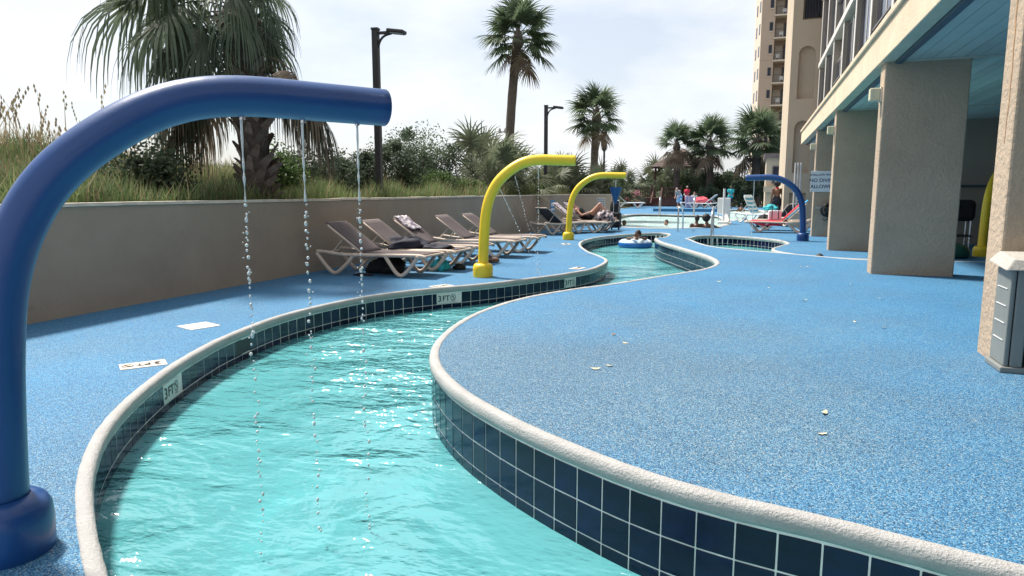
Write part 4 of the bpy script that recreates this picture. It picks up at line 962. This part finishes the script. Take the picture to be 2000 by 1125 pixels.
person((.86, 31.6, 0), 20, 'person seen from behind in dark shorts and red straps by the annex', standing(.04, 'down', .03), M['skin_m'], [('shorts', M['navy'], ('hipl', 'hipr', 'belly:.3', 'thighl', 'thighr'), .035), ('straps', M['red'], ('shoulder:.7',), .012)], M['hair'], 'afro')
def torso(turn=0):
    J = {'pelvis': (0, 0, -.35), 'waist': (0, 0, -.16), 'chest': (0, .02, .04), 'neck': (0, .02, .20), 'head': (.02, .05, .345)}
    for s, q in (('l', -1), ('r', 1)):
        J['sho' + s] = (q * .175, .01, .12); J['elb' + s] = (q * .25, .12, -.12); J['wri' + s] = (q * .15, .30, -.2)
    return J
J1 = torso(); J1['elbr'] = (.2, .1, -.1); J1['wrir'] = (.3, .2, -.22)
person((-1.98, 26.05, -.02), 12, 'left one of the couple seen from behind in the main pool', J1, M['skin_d'], hair=M['hair'])
J2 = torso(); J2['elbr'] = (.42, -.02, .02); J2['wrir'] = (.66, -.04, -.03); J2['head'] = (-.03, .05, .34)
person((-1.62, 26.1, -.02), 5, 'right one of the couple, arm stretched along the main pool edge', J2, M['skin_m'], hair=M['hair'], hairstyle='afro')
def swimmer(x, y, zw, rz, label, skin, hair=M['hair'], style='short', dz=.08):
    J = torso(); person((x, y, zw - .345 + dz), rz, label, J, skin, hair=hair, hairstyle=style)
swimmer(-5.2, 29.5, -.12, 170, 'swimmer with head above water at the left of the main pool', M['skin_m'])
swimmer(-3.5, 30.1, -.12, 150, 'swimmer with head above water in the middle of the main pool', M['skin_l'], dz=.1)
swimmer(-.45, 33.9, -.10, 20, 'dark-haired swimmer in the near corner of the second pool', M['skin_d'])
swimmer(1.17, 14.05, ZW, 10, 'dark-haired swimmer whose head shows over the raised deck edge', M['skin_d'], dz=.32)
swimmer(-.9, 50.5, -.10, 10, 'person wading far back in the second pool', M['skin_m'], dz=.45)
# person in the ring
JT = {'pelvis': (.02, -.1, -.45), 'waist': (.02, -.06, -.26), 'chest': (.03, .0, -.02), 'neck': (.04, .06, .16), 'head': (.07, .10, .30)}
for s, q in (('l', -1), ('r', 1)): JT['sho' + s] = (.03 + q * .16, .03, .09); JT['elb' + s] = (.02 + q * .26, -.18, .20); JT['wri' + s] = (q * .12, -.36, .235)
person((-3.23, 20.1, ZW + .06), 14, 'person leaning on the blue ring floating in the river', JT, M['skin_m'], hair=M['hair'], face=(-.8, -.5, 0))
# sunbather
JS = {'pelvis': (.05, 0, .50), 'waist': (-.14, 0, .53), 'chest': (-.30, 0, .64), 'neck': (-.44, 0, .77), 'head': (-.55, 0, .90)}
for s, q in (('l', -1), ('r', 1)):
    JS['hip' + s] = (.08, q * .09, .50); JS['knee' + s] = (.42, q * .10, .86 - .03 * q); JS['ankle' + s] = (.72 + .05 * q, q * .1, .44); JS['toe' + s] = (.90 + .05 * q, q * .1, .41)
    JS['sho' + s] = (-.36, q * .17, .70); JS['elb' + s] = (-.16, q * .26, .52); JS['wri' + s] = (.05, q * .22, .60)
person((-5.30, 22.95, 0), 0, 'sunbather with raised knees lying on a lounger', JS, M['skin_l'], [('swimsuit', M['blackcloth'], ('belly', 'chest', 'hipl', 'hipr'), .012)], face=(.55, 0, .83), hair=M['hair'])
JC = {'pelvis': (0, 0, .47), 'waist': (0, .04, .66), 'chest': (0, .08, .84), 'neck': (0, .1, 1.0), 'head': (0, .13, 1.14)}
for s, q in (('l', -1), ('r', 1)):
    JC['hip' + s] = (q * .09, .02, .46); JC['knee' + s] = (q * .11, .44, .48); JC['ankle' + s] = (q * .11, .46, .08); JC['toe' + s] = (q * .12, .62, .04)
    JC['sho' + s] = (q * .17, .08, .92); JC['elb' + s] = (q * .2, .2, .70); JC['wri' + s] = (q * .12, .40, .60)
person((-4.55, 56.2, 0), 200, 'seated person in a grey top between the far loungers', JC, M['skin_l'], [('top', M['grey'], ('belly', 'chest', 'shoulder', 'shl', 'shr', 'uarml:.7', 'uarmr:.7'), .03), ('shorts', M['grey'], ('hipl', 'hipr', 'thighl:.6', 'thighr:.6'), .03)])
st_ = empty('stool', (-4.55, 56.2, 0), 0, 'low white stool under the seated person across the pool', 'stool')
MB().box((0, 0, .32), (.4, .4, .05)).build('seat', M['wframe'], st_); [MB().tube([(a, b_, 0), (a, b_, .3)], .02, 6).build('leg', M['wframe'], st_) for a in (-.16, .16) for b_ in (-.16, .16)]

# ------------------------------------------------------------------ timber deck, gazebo
tk = empty('timber_terrace', (0, 0, 0), 0, 'red-brown timber terrace with railing and planter boxes across the pool', 'terrace')
for z in range(4): MB().b2(-11.5, -7.6, 62.0 - .03 * z, 62.1, -.04 + z * .19, .135 + z * .19).build('board', M['wood'], tk)
for z in range(3): MB().b2(-7.55, -6.1, 60.6, 60.7, -.04 + z * .2, .145 + z * .2).build('board', M['wood'], tk)
MB().b2(-11.5, -6.1, 62.11, 66, -.04, .72).build('platform', M['wood'], tk)
for k in range(36):
    x = -11.45 + k * .15
    if not -8.6 < x < -7.9: MB().b2(x, x + .05, 62.2, 62.24, .721, 1.55).build('baluster', M['wood'], tk)
for x in (-11.5, -9.9, -8.7, -7.8, -6.2): MB().b2(x, x + .14, 62.16, 62.3, .0, 1.85).build('post', M['wood'], tk)
MB().b2(-11.5, -8.6, 62.15, 62.30, 1.555, 1.62).build('top_rail', M['wood'], tk); MB().b2(-7.8, -6.1, 62.15, 62.30, 1.555, 1.62).build('top_rail', M['wood'], tk)
for k in range(5): MB().b2(-8.5, -7.85, 61.0 + k * .25, 61.24 + k * .25, .0, .14 + k * .14).build('step', M['wood'], tk)
MB().box((-8.55, 61.5, .75), (.1, 1.6, .12), (R(38), 0, 0)).build('stringer_rail', M['wood'], tk); MB().box((-7.75, 61.5, .9), (.12, 1.7, .14), (R(50), 0, 0)).build('stringer_rail', M['wood'], tk)
gz = empty('gazebo', (-6.6, 67.5, 0), 0, 'gazebo with a grey shingled hip roof behind the far palms', 'gazebo')
n = 10
for k in range(n):
    t0, t1 = k / n, (k + 1) / n; r0, r1 = 2.6 * (1 - t0) + .06, 2.6 * (1 - t1) + .10; z0, z1 = 3.5 + 1.75 * t0, 3.5 + 1.75 * t1
    MB().add([(a * r0, b_ * r0, z0 + .05) for a, b_ in ((-1, -1), (1, -1), (1, 1), (-1, 1))] + [(a * r1, b_ * r1, z1) for a, b_ in ((-1, -1), (1, -1), (1, 1), (-1, 1))] + [(a * r0, b_ * r0, z0 - .02) for a, b_ in ((-1, -1), (1, -1), (1, 1), (-1, 1))], [(i, (i + 1) % 4, 4 + (i + 1) % 4, 4 + i) for i in range(4)] + [(8 + i, 8 + (i + 1) % 4, (i + 1) % 4, i) for i in range(4)] + [(8, 11, 10, 9)]).build('shingle_course', M['shingle'], gz)
for a in (-2.2, 2.2):
    for b_ in (-2.2, 2.2): MB().b2(a - .09, a + .09, b_ - .09, b_ + .09, 0, 3.5).build('post', M['wood'], gz)

# ------------------------------------------------------------------ vegetation
def frond_mesh(name, m, pitch, pl=.9, bl=.95, n=40, wdt=.034, droop=1.0, seed=0, segs=3, spread=118, petiole_r=.014):
    """fan frond: petiole leaves along +X at the given elevation; leaflets droop under gravity"""
    rnd = random.Random(seed); mb = MB(); d = Vector((math.cos(R(pitch)), 0, math.sin(R(pitch)))); p = Vector((0, 0, 0)); pts = [p.copy()]
    st_ = 7
    for k in range(st_):
        d = (d + Vector((0, 0, -.085 * droop * (1 if d.z > -.75 else 0)))).normalized(); p = p + d * pl / st_; pts.append(p.copy())
    mb.tube(pts, [petiole_r * 1.5] + [petiole_r] * (st_ - 1) + [petiole_r * .7], 5)
    fx = d.copy(); fy = Vector((0, 1, 0)); fz = fx.cross(fy).normalized()
    tw = rnd.uniform(-.35, .35); fy, fz = fy * math.cos(tw) + fz * math.sin(tw), fz * math.cos(tw) - fy * math.sin(tw)
    for k in range(n):
        a = R(-spread + 2 * spread * k / (n - 1) + rnd.uniform(-2, 2)); c = abs(a) / R(spread)
        costa = .20 * bl * max(0, math.cos(a)); q = pts[-1] + fx * costa - Vector((0, 0, .10 * bl * max(0, math.cos(a))))
        dr = (fx * math.cos(a) + fy * math.sin(a) + fz * (-.30 * abs(math.sin(a)) + rnd.uniform(-.08, .08))).normalized()
        ln = bl * (1 - .32 * c * c) * rnd.uniform(.88, 1.08); side = dr.cross(fz).normalized()
        vs = [q - side * wdt * .22, q + side * wdt * .22]; w_ = wdt
        for s in range(1, segs + 1):
            t = s / segs; g_ = (.10 + .95 * max(0, t - .34)) * droop * rnd.uniform(.75, 1.25)
            dr = (dr + Vector((0, 0, -g_ * 1.0))).normalized(); q = q + dr * ln / segs; w_ = wdt * (1 - t * t) * .5 + .002
            vs += [q - side * w_, q + side * w_]
        mb.add(vs, [(2 * s, 2 * s + 1, 2 * s + 3, 2 * s + 2) for s in range(segs)])
    return mb.mesh(name, m)
def palm(loc, h, crown_r, label, lean=(0, 0), tr=.2, nf=30, fm=None, key='near', dry=.12, boots=False, pitches=None, n=40, skip=None, seed=1, tm=M['bark'], droop=1.0, group='palms'):
    rnd = random.Random(seed); o = empty('palm_tree', loc, 0, label, 'palm tree', group)
    top = Vector((lean[0], lean[1], h))
    pts = [Vector((lean[0] * t * t, lean[1] * t * t, h * t)) for t in [k / 14 for k in range(15)]]
    rr = [tr * (1.12 if k < 2 else 1) * rnd.uniform(.95, 1.05) for k in range(15)]
    tk_ = MB().tube(pts, rr, 14).build('trunk', tm, o, smooth=True)
    if boots:
        bmh = MB(); bmh.add([(-.065, 0, 0), (.065, 0, 0), (.05, .06, .14), (-.05, .06, .14), (.022, .13, .27), (-.022, .13, .27), (-.055, -.03, .02), (.055, -.03, .02), (.04, .02, .15), (-.04, .02, .15), (.018, .10, .27), (-.018, .10, .27)], [(0, 1, 2, 3), (3, 2, 4, 5), (7, 6, 9, 8), (8, 9, 11, 10), (0, 3, 9, 6), (3, 5, 11, 9), (2, 1, 7, 8), (4, 2, 8, 10), (5, 4, 10, 11), (1, 0, 6, 7)]); bme = bmh.mesh('leaf_base', M['boot'])
        k = 0; z = .05
        while z < h - .1:
            t = z / h; a = k * R(137.5); x, y = lean[0] * t * t, lean[1] * t * t
            inst('leaf_base', bme, tk_, (x + math.cos(a) * tr * .9, y + math.sin(a) * tr * .9, z), (R(rnd.uniform(-12, 8)), R(rnd.choice((-1, 1)) * rnd.uniform(18, 40)), a - R(90)), (1.15, 1.1, rnd.uniform(.7, 1.15)))
            z += .026; k += 1
    cr = MB(); cr.lathe([(tr * 1.1, -.35), (tr * 1.3, -.1), (tr * 1.0, .15), (tr * .3, .5), (.01, .9)], 12).build('crown', tm, o, loc=top, smooth=True)
    cro = [c for c in o.children if c.name.startswith('crown')][0]
    pts_ = pitches or [78, 62, 46, 30, 14, -4, -22, -42]
    ms = PM[key]
    for k in range(nf):
        t = (k + .5) / nf; pi_ = t ** .9 * len(pts_); i = min(len(pts_) - 1, int(pi_))
        az = k * R(137.5) + rnd.uniform(-.25, .25)
        if skip and i >= 5 and abs(math.cos(az - skip)) > .45: continue
        var = rnd.randrange(2); isdry = t > 1 - dry
        me = ms[(i, var, isdry)]; s = crown_r * rnd.uniform(.86, 1.1)
        if skip and i < 6: s *= .80 + .34 * math.cos(az - R(199))
        inst('frond', me, cro, (rnd.uniform(-.05, .05), rnd.uniform(-.05, .05), .25 - .5 * t), (0, 0, az), (s, s, s))
    if skip:     # old hanging fronds on both sides of the trunk
        old = [frond_mesh('frond', m_, p, .56, .52, 50, .020, 2.0, 90 + q, 6, petiole_r=.007) for q, (m_, p) in enumerate(((M['frond_dry'], 24), (M['frond_dry'], 8), (M['frond'], 16), (M['frond_dry'], -6)))]
        for q, (a, s) in enumerate(((-4, 2.0), (14, 2.25), (30, 2.1), (44, 1.7), (8, 1.6), (172, 1.9), (190, 2.1), (204, 2.0), (222, 1.7), (196, 1.5))):
            inst('frond', old[q % 4], cro, (0, 0, -.62 - .08 * (q % 3)), (0, 0, R(a)), (s, s, s))
    return o
PM = {}
def make_set(key, fm, n, wdt, droop, pl, bl, pitches=(78, 62, 46, 30, 14, -4, -22, -42), segs=3, pr=.014, dm=None):
    PM[key] = {}
    for i, p in enumerate(pitches):
        for v in range(2):
            PM[key][(i, v, False)] = frond_mesh('frond', fm, p, pl, bl, n, wdt, droop, i * 7 + v, segs, petiole_r=pr)
            PM[key][(i, v, True)] = frond_mesh('frond', dm or M['frond_dry'], p - 22, pl, bl, n, wdt * .7, droop * 1.5, i * 7 + v + 3, segs, petiole_r=pr) if i >= 5 else PM[key][(i, v, False)]
make_set('near', M['frond'], 46, .021, 1.75, .54, .76, segs=6, pr=.007)
make_set('far', M['frond_far'], 34, .048, .42, .46, .52, (82, 68, 54, 40, 26, 12, -2, -16), pr=.010)
# big sabal palm at the wall
palm((-7.62, 9.32, 1.0), 3.0, 1.78, 'large palm with criss-cross trunk leaning over the wall behind the blue arch', (-.2, .0), .24, 44, key='near', dry=.2, boots=True, skip=R(-51), seed=4, group='palms behind the wall')
palm((-10.65, 30, 1.2), 6.75, 1.85, 'tall slim palm rising high in the middle of the sky', (.45, 0), .20, 34, key='far', dry=.08, seed=6, tm=M['drybark'], group='palms behind the wall')
palm((-7.6, 34, .6), 4.3, 1.6, 'mid-height palm right of the second lamp post', (.1, 0), .19, 32, key='far', dry=.08, seed=9, tm=M['drybark'], group='palms behind the wall')
palm((-6.6, 62.9, 0), 5.2, 2.2, 'far palm with a browned crown in front of the gazebo', (-.1, 0), .26, 26, key='far', dry=.45, seed=12, group='far palms')
palm((-3.8, 62.9, 0), 5.3, 2.7, 'far palm in the middle of the three by the hedge', (-.1, 0), .3, 32, key='far', dry=.12, seed=14, group='far palms')
palm((-.05, 61, 0), 5.3, 3.0, 'broad far palm on the right in front of the tower', (.0, 0), .34, 36, key='far', dry=.12, seed=17, group='far palms')
# palmetto clumps
make_set('palmetto', M['palmetto'], 22, .042, .5, .55, .5, (84, 72, 60, 48, 36, 22, 8, -6), pr=.01)
def palmetto(x, y, s, label, nf=24, seed=0, z=None):
    rnd = random.Random(seed); o = empty('palmetto', (x, y, (hz(x, y) if z is None else z) - .05), 0, label, 'palmetto', 'palmetto clumps')
    MB().tube([(0, 0, 0), (.05, .03, .25 * s), (0, .06, .45 * s)], [.12, .1, .06], 8).build('stem', M['drybark'], o)
    for k in range(nf):
        t = k / nf; i = min(7, int(t * 8)); me = PM['palmetto'][(i, rnd.randrange(2), t > .82)]; q = s * rnd.uniform(.8, 1.2)
        inst('frond', me, o, (rnd.uniform(-.25, .25) * s, rnd.uniform(-.25, .25) * s, rnd.uniform(.0, .75) * s * (1 - .5 * t)), (0, 0, k * 2.4 + rnd.uniform(-.3, .3)), (q, q, q))
PL = [(-7.75, 20.3, 1.0, 'low palmetto leaning on the wall before the shrubs'), (-8.5, 21.6, 1.75, 'tall shaggy palmetto left of the near yellow arch top'), (-8.1, 23.0, 1.5, 'palmetto directly behind the near yellow arch'), (-9.6, 24.5, 1.8, 'palmetto below the tall slim palm'), (-7.7, 25.9, 1.05, 'palmetto behind the second lamp post foot'), (-7.5, 28.2, 1.35, 'grey-green palmetto left of the wall return'), (-8.2, 30.2, 1.9, 'large dark palmetto around the mid-height palm foot'), (-6.6, 28.5, 1.1, 'palmetto growing behind the wall return'), (-7.3, 32.6, 1.6, 'palmetto right of the mid-height palm foot'), (-6.0, 28.7, .85, 'small palmetto at the right end of the wall return')]
for k, (x, y, s, lb) in enumerate(PL): palmetto(x, y, s, lb, 26, k + 40, .9 if y > 27.5 and x > -7.1 else None)
for k, (x, y, s, lb) in enumerate([(-10.6, 58.5, 2.2, 'far palmetto left of the timber terrace'), (-12.5, 60, 2.4, 'far round palmetto behind the terrace railing'), (-9.3, 68, 2.6, 'far palmetto between terrace and gazebo'), (-7.6, 64, 2.0, 'far palmetto under the browned palm')]): palmetto(x, y, s, lb, 26, k + 70, .3)
# leafy shrubs
def shrub(x, y, w_, d_, h, label, m, n=4200, leaf=.07, z=None, seed=0, group='shrubs behind the wall', spiky=.35):
    rnd = random.Random(seed); z0 = (hz(x, y) if z is None else z) - .05
    o = empty('shrub', (x, y, z0), 0, label, 'shrub', group)
    st = MB(); blobs = []
    for k in range(9):
        a = rnd.uniform(0, 6.28); r = rnd.uniform(.15, .8); p = Vector((math.cos(a) * r * w_ / 2, math.sin(a) * r * d_ / 2, h * rnd.uniform(.45, .95 - .2 * r)))
        st.tube([(p.x * .15, p.y * .15, 0), p * .55 + Vector((0, 0, .05)), p], [.035, .022, .008], 5); blobs.append((p, rnd.uniform(.28, .46) * min(w_, d_, h) * rnd.uniform(.8, 1.2)))
        if rnd.random() < spiky: blobs.append((p + Vector((0, 0, .3 * h * rnd.random())), .14 * h))
    blobs.append((Vector((0, 0, h * .3)), .42 * h)); blobs += [(Vector((rnd.uniform(-.4, .4) * w_, rnd.uniform(-.3, .3) * d_, h * .22)), .3 * h) for _ in range(4)]
    st.build('stem', M['drybark'], o)
    mb = MB()
    for k in range(n):
        c, r = blobs[rnd.randrange(len(blobs))]; v = Vector((rnd.gauss(0, 1), rnd.gauss(0, 1), rnd.gauss(0, .9))).normalized() * r * (rnd.random() ** .45)
        p = c + v
        if p.z < 0: continue
        a = Vector((rnd.gauss(0, 1), rnd.gauss(0, 1), rnd.gauss(.4, .8))).normalized() * leaf * rnd.uniform(.6, 1.3); b_ = a.cross(Vector((rnd.gauss(0, 1), rnd.gauss(0, 1), rnd.gauss(0, 1)))).normalized() * leaf * .30
        mb.add([p - a * .5, p + b_, p + a * .6, p - b_], [(0, 1, 2, 3)])
    mb.build('foliage', m, o); return o
SB = [(-8.5, 8.1, 1.5, 1.3, .95, 'dark spiky shrub left of the big palm trunk', M['shrub'], 4200), (-8.6, 11.2, 1.6, 1.3, 1.05, 'green shrub right of the big palm trunk', M['shrub2'], 4200), (-8.9, 12.9, 1.8, 1.6, 1.05, 'dark shrub behind the first lamp post', M['shrub'], 6500), (-9.2, 14.6, 2.0, 1.8, 1.15, 'dark evergreen right of the first lamp post', M['shrub'], 7000), (-9.3, 16.5, 2.2, 1.8, 1.3, 'dark evergreen in the middle of the shrub row', M['shrub'], 7000), (-9.4, 18.6, 2.2, 1.8, 1.65, 'tallest dark evergreen of the shrub row', M['shrub'], 7000), (-9.6, 20.6, 2.0, 1.8, 1.5, 'dark evergreen beside the tall palmetto', M['shrub'], 6000), (-9.8, 27.4, 2.4, 2.0, 1.7, 'dark evergreen behind the second lamp post', M['shrub'], 5000), (-8.4, 17.6, 1.1, 1., .8, 'low green shrub in front of the dark evergreens', M['shrub2'], 2600), (-7.9, 19.0, .9, .9, .6, 'low shrub at the wall below the tall palmetto', M['shrub2'], 2200), (-7.6, 24.2, .9, 1.2, .55, 'low shrub at the wall behind the near yellow arch', M['shrub2'], 2200)]
for k, (x, y, a, b_, h, lb, m, n) in enumerate(SB): shrub(x, y, a, b_, h, lb, m, n, seed=k + 100)
FB = [(-4.9, 64.5, 3.6, 2.4, 3.6, 'far dark shrub left of the middle far palm', M['shrub']), (-2.2, 64.2, 3.6, 2.4, 3.3, 'far dark shrub right of the middle far palm', M['shrub']), (.6, 62.8, 3.4, 2.2, 3.4, 'far dark shrub under the broad far palm', M['shrub']), (-7.0, 65.6, 3., 2., 2.6, 'far shrub below the gazebo roof', M['shrub2']), (-3.6, 61.6, 3.0, 1.2, 1.6, 'clipped dark hedge left of the teal-shirted person', M['shrub']), (-.6, 59.5, 3.6, 1.2, 1.9, 'clipped dark hedge behind the second pool', M['shrub']), (-11.6, 57, 3.2, 2.4, 2.4, 'far bushy shrub at the dune edge left of the terrace', M['shrub2']), (-13.8, 52, 4., 3., 2.6, 'far low shrub on the dune edge behind the second yellow arch', M['shrub2'])]
for k, (x, y, a, b_, h, lb, m) in enumerate(FB): shrub(x, y, a, b_, h, lb, m, 5200, .15, 0, 200 + k, 'far shrubs', .5)
fl = shrub(-10.2, 61.6, 1.5, .7, 1.4, 'pink flowering shrub in front of the timber terrace railing', M['flower'], 900, .10, .2, 231, 'far shrubs', .2)
# wood beyond: low far tree line behind everything
mb = MB(); rnd = random.Random(55)
for k in range(42000):
    x = rnd.uniform(-34, 8); y = rnd.uniform(74, 80); h = 2.3 + .7 * math.sin(x * .5) + .5 * math.sin(x * 1.7) + (1.2 if x > -8 else 0)
    p = Vector((x, y, rnd.uniform(0, 1) ** .7 * h)); a = Vector((rnd.gauss(0, 1), rnd.gauss(0, 1), rnd.gauss(0, 1))).normalized() * .26; b_ = a.cross(Vector((rnd.gauss(0, 1), rnd.gauss(0, 1), rnd.gauss(0, 1)))).normalized() * .12
    mb.add([p - a * .5, p + b_, p + a * .5, p - b_], [(0, 1, 2, 3)])
tag(mb.build('tree_line', M['shrub']), 'far dark tree line behind the pools', 'trees', kind='stuff')
# dune grass
def grass(name, n, m, hh, label, dens, seed, wdt=.006, bend=.5, heads=False):
    rnd = random.Random(seed); mb = MB(); k = 0
    while k < n:
        d = rnd.random() ** 1.5 * 11; x = -7.08 - d; y = rnd.uniform(1.0, 27) if rnd.random() < .8 else rnd.uniform(27, 45)
        if y > 27 and x > -8.2: continue
        if rnd.random() > dens(x, y): continue
        k += 1; z = hz(x, y) - .02; h = hh * rnd.uniform(.55, 1.35) * (.75 + .5 * math.sin(x * 2.1 + y * 1.3) ** 2); a = rnd.uniform(0, 6.28); b_ = rnd.uniform(.1, bend) * h
        dx, dy = math.cos(a), math.sin(a); w_ = wdt * (1 + d * .10)
        p0 = Vector((x, y, z)); p1 = p0 + Vector((dx * b_ * .25, dy * b_ * .25, h * .55)); p2 = p0 + Vector((dx * b_, dy * b_, h * (.97 - .2 * b_)))
        s = Vector((.33 * 0 + .75, .66, 0)) * w_ if rnd.random() < .5 else Vector((-dy, dx, 0)) * w_
        mb.add([p0 - s, p0 + s, p1 + s * .8, p1 - s * .8, p2], [(0, 1, 2, 3), (3, 2, 4)])
        if heads:
            for q in range(5):
                c = p1.lerp(p2, .45 + .13 * q) + Vector((rnd.uniform(-.03, .03), rnd.uniform(-.03, .03), 0)); mb.add([c + Vector((0, 0, .05)), c + s * 2.2, c - Vector((0, 0, .05)), c - s * 2.2], [(0, 1, 2, 3)])
    return tag(mb.build(name, m), label, 'grass', kind='stuff')
grass('dune_grass', 52000, M['grass'], .42, 'green dune grass behind the wall', lambda x, y: 1 if y < 16 else .5, 61)
grass('dry_dune_grass', 15000, M['grass2'], .5, 'dry tan dune grass on the left dune', lambda x, y: 1 if x < -9 else .4, 62)
grass('sea_oats', 420, M['grass2'], 1.15, 'tall sea oats on the dune crest', lambda x, y: 1 if x < -10.5 and y < 12 else 0, 63, .006, .35, True)
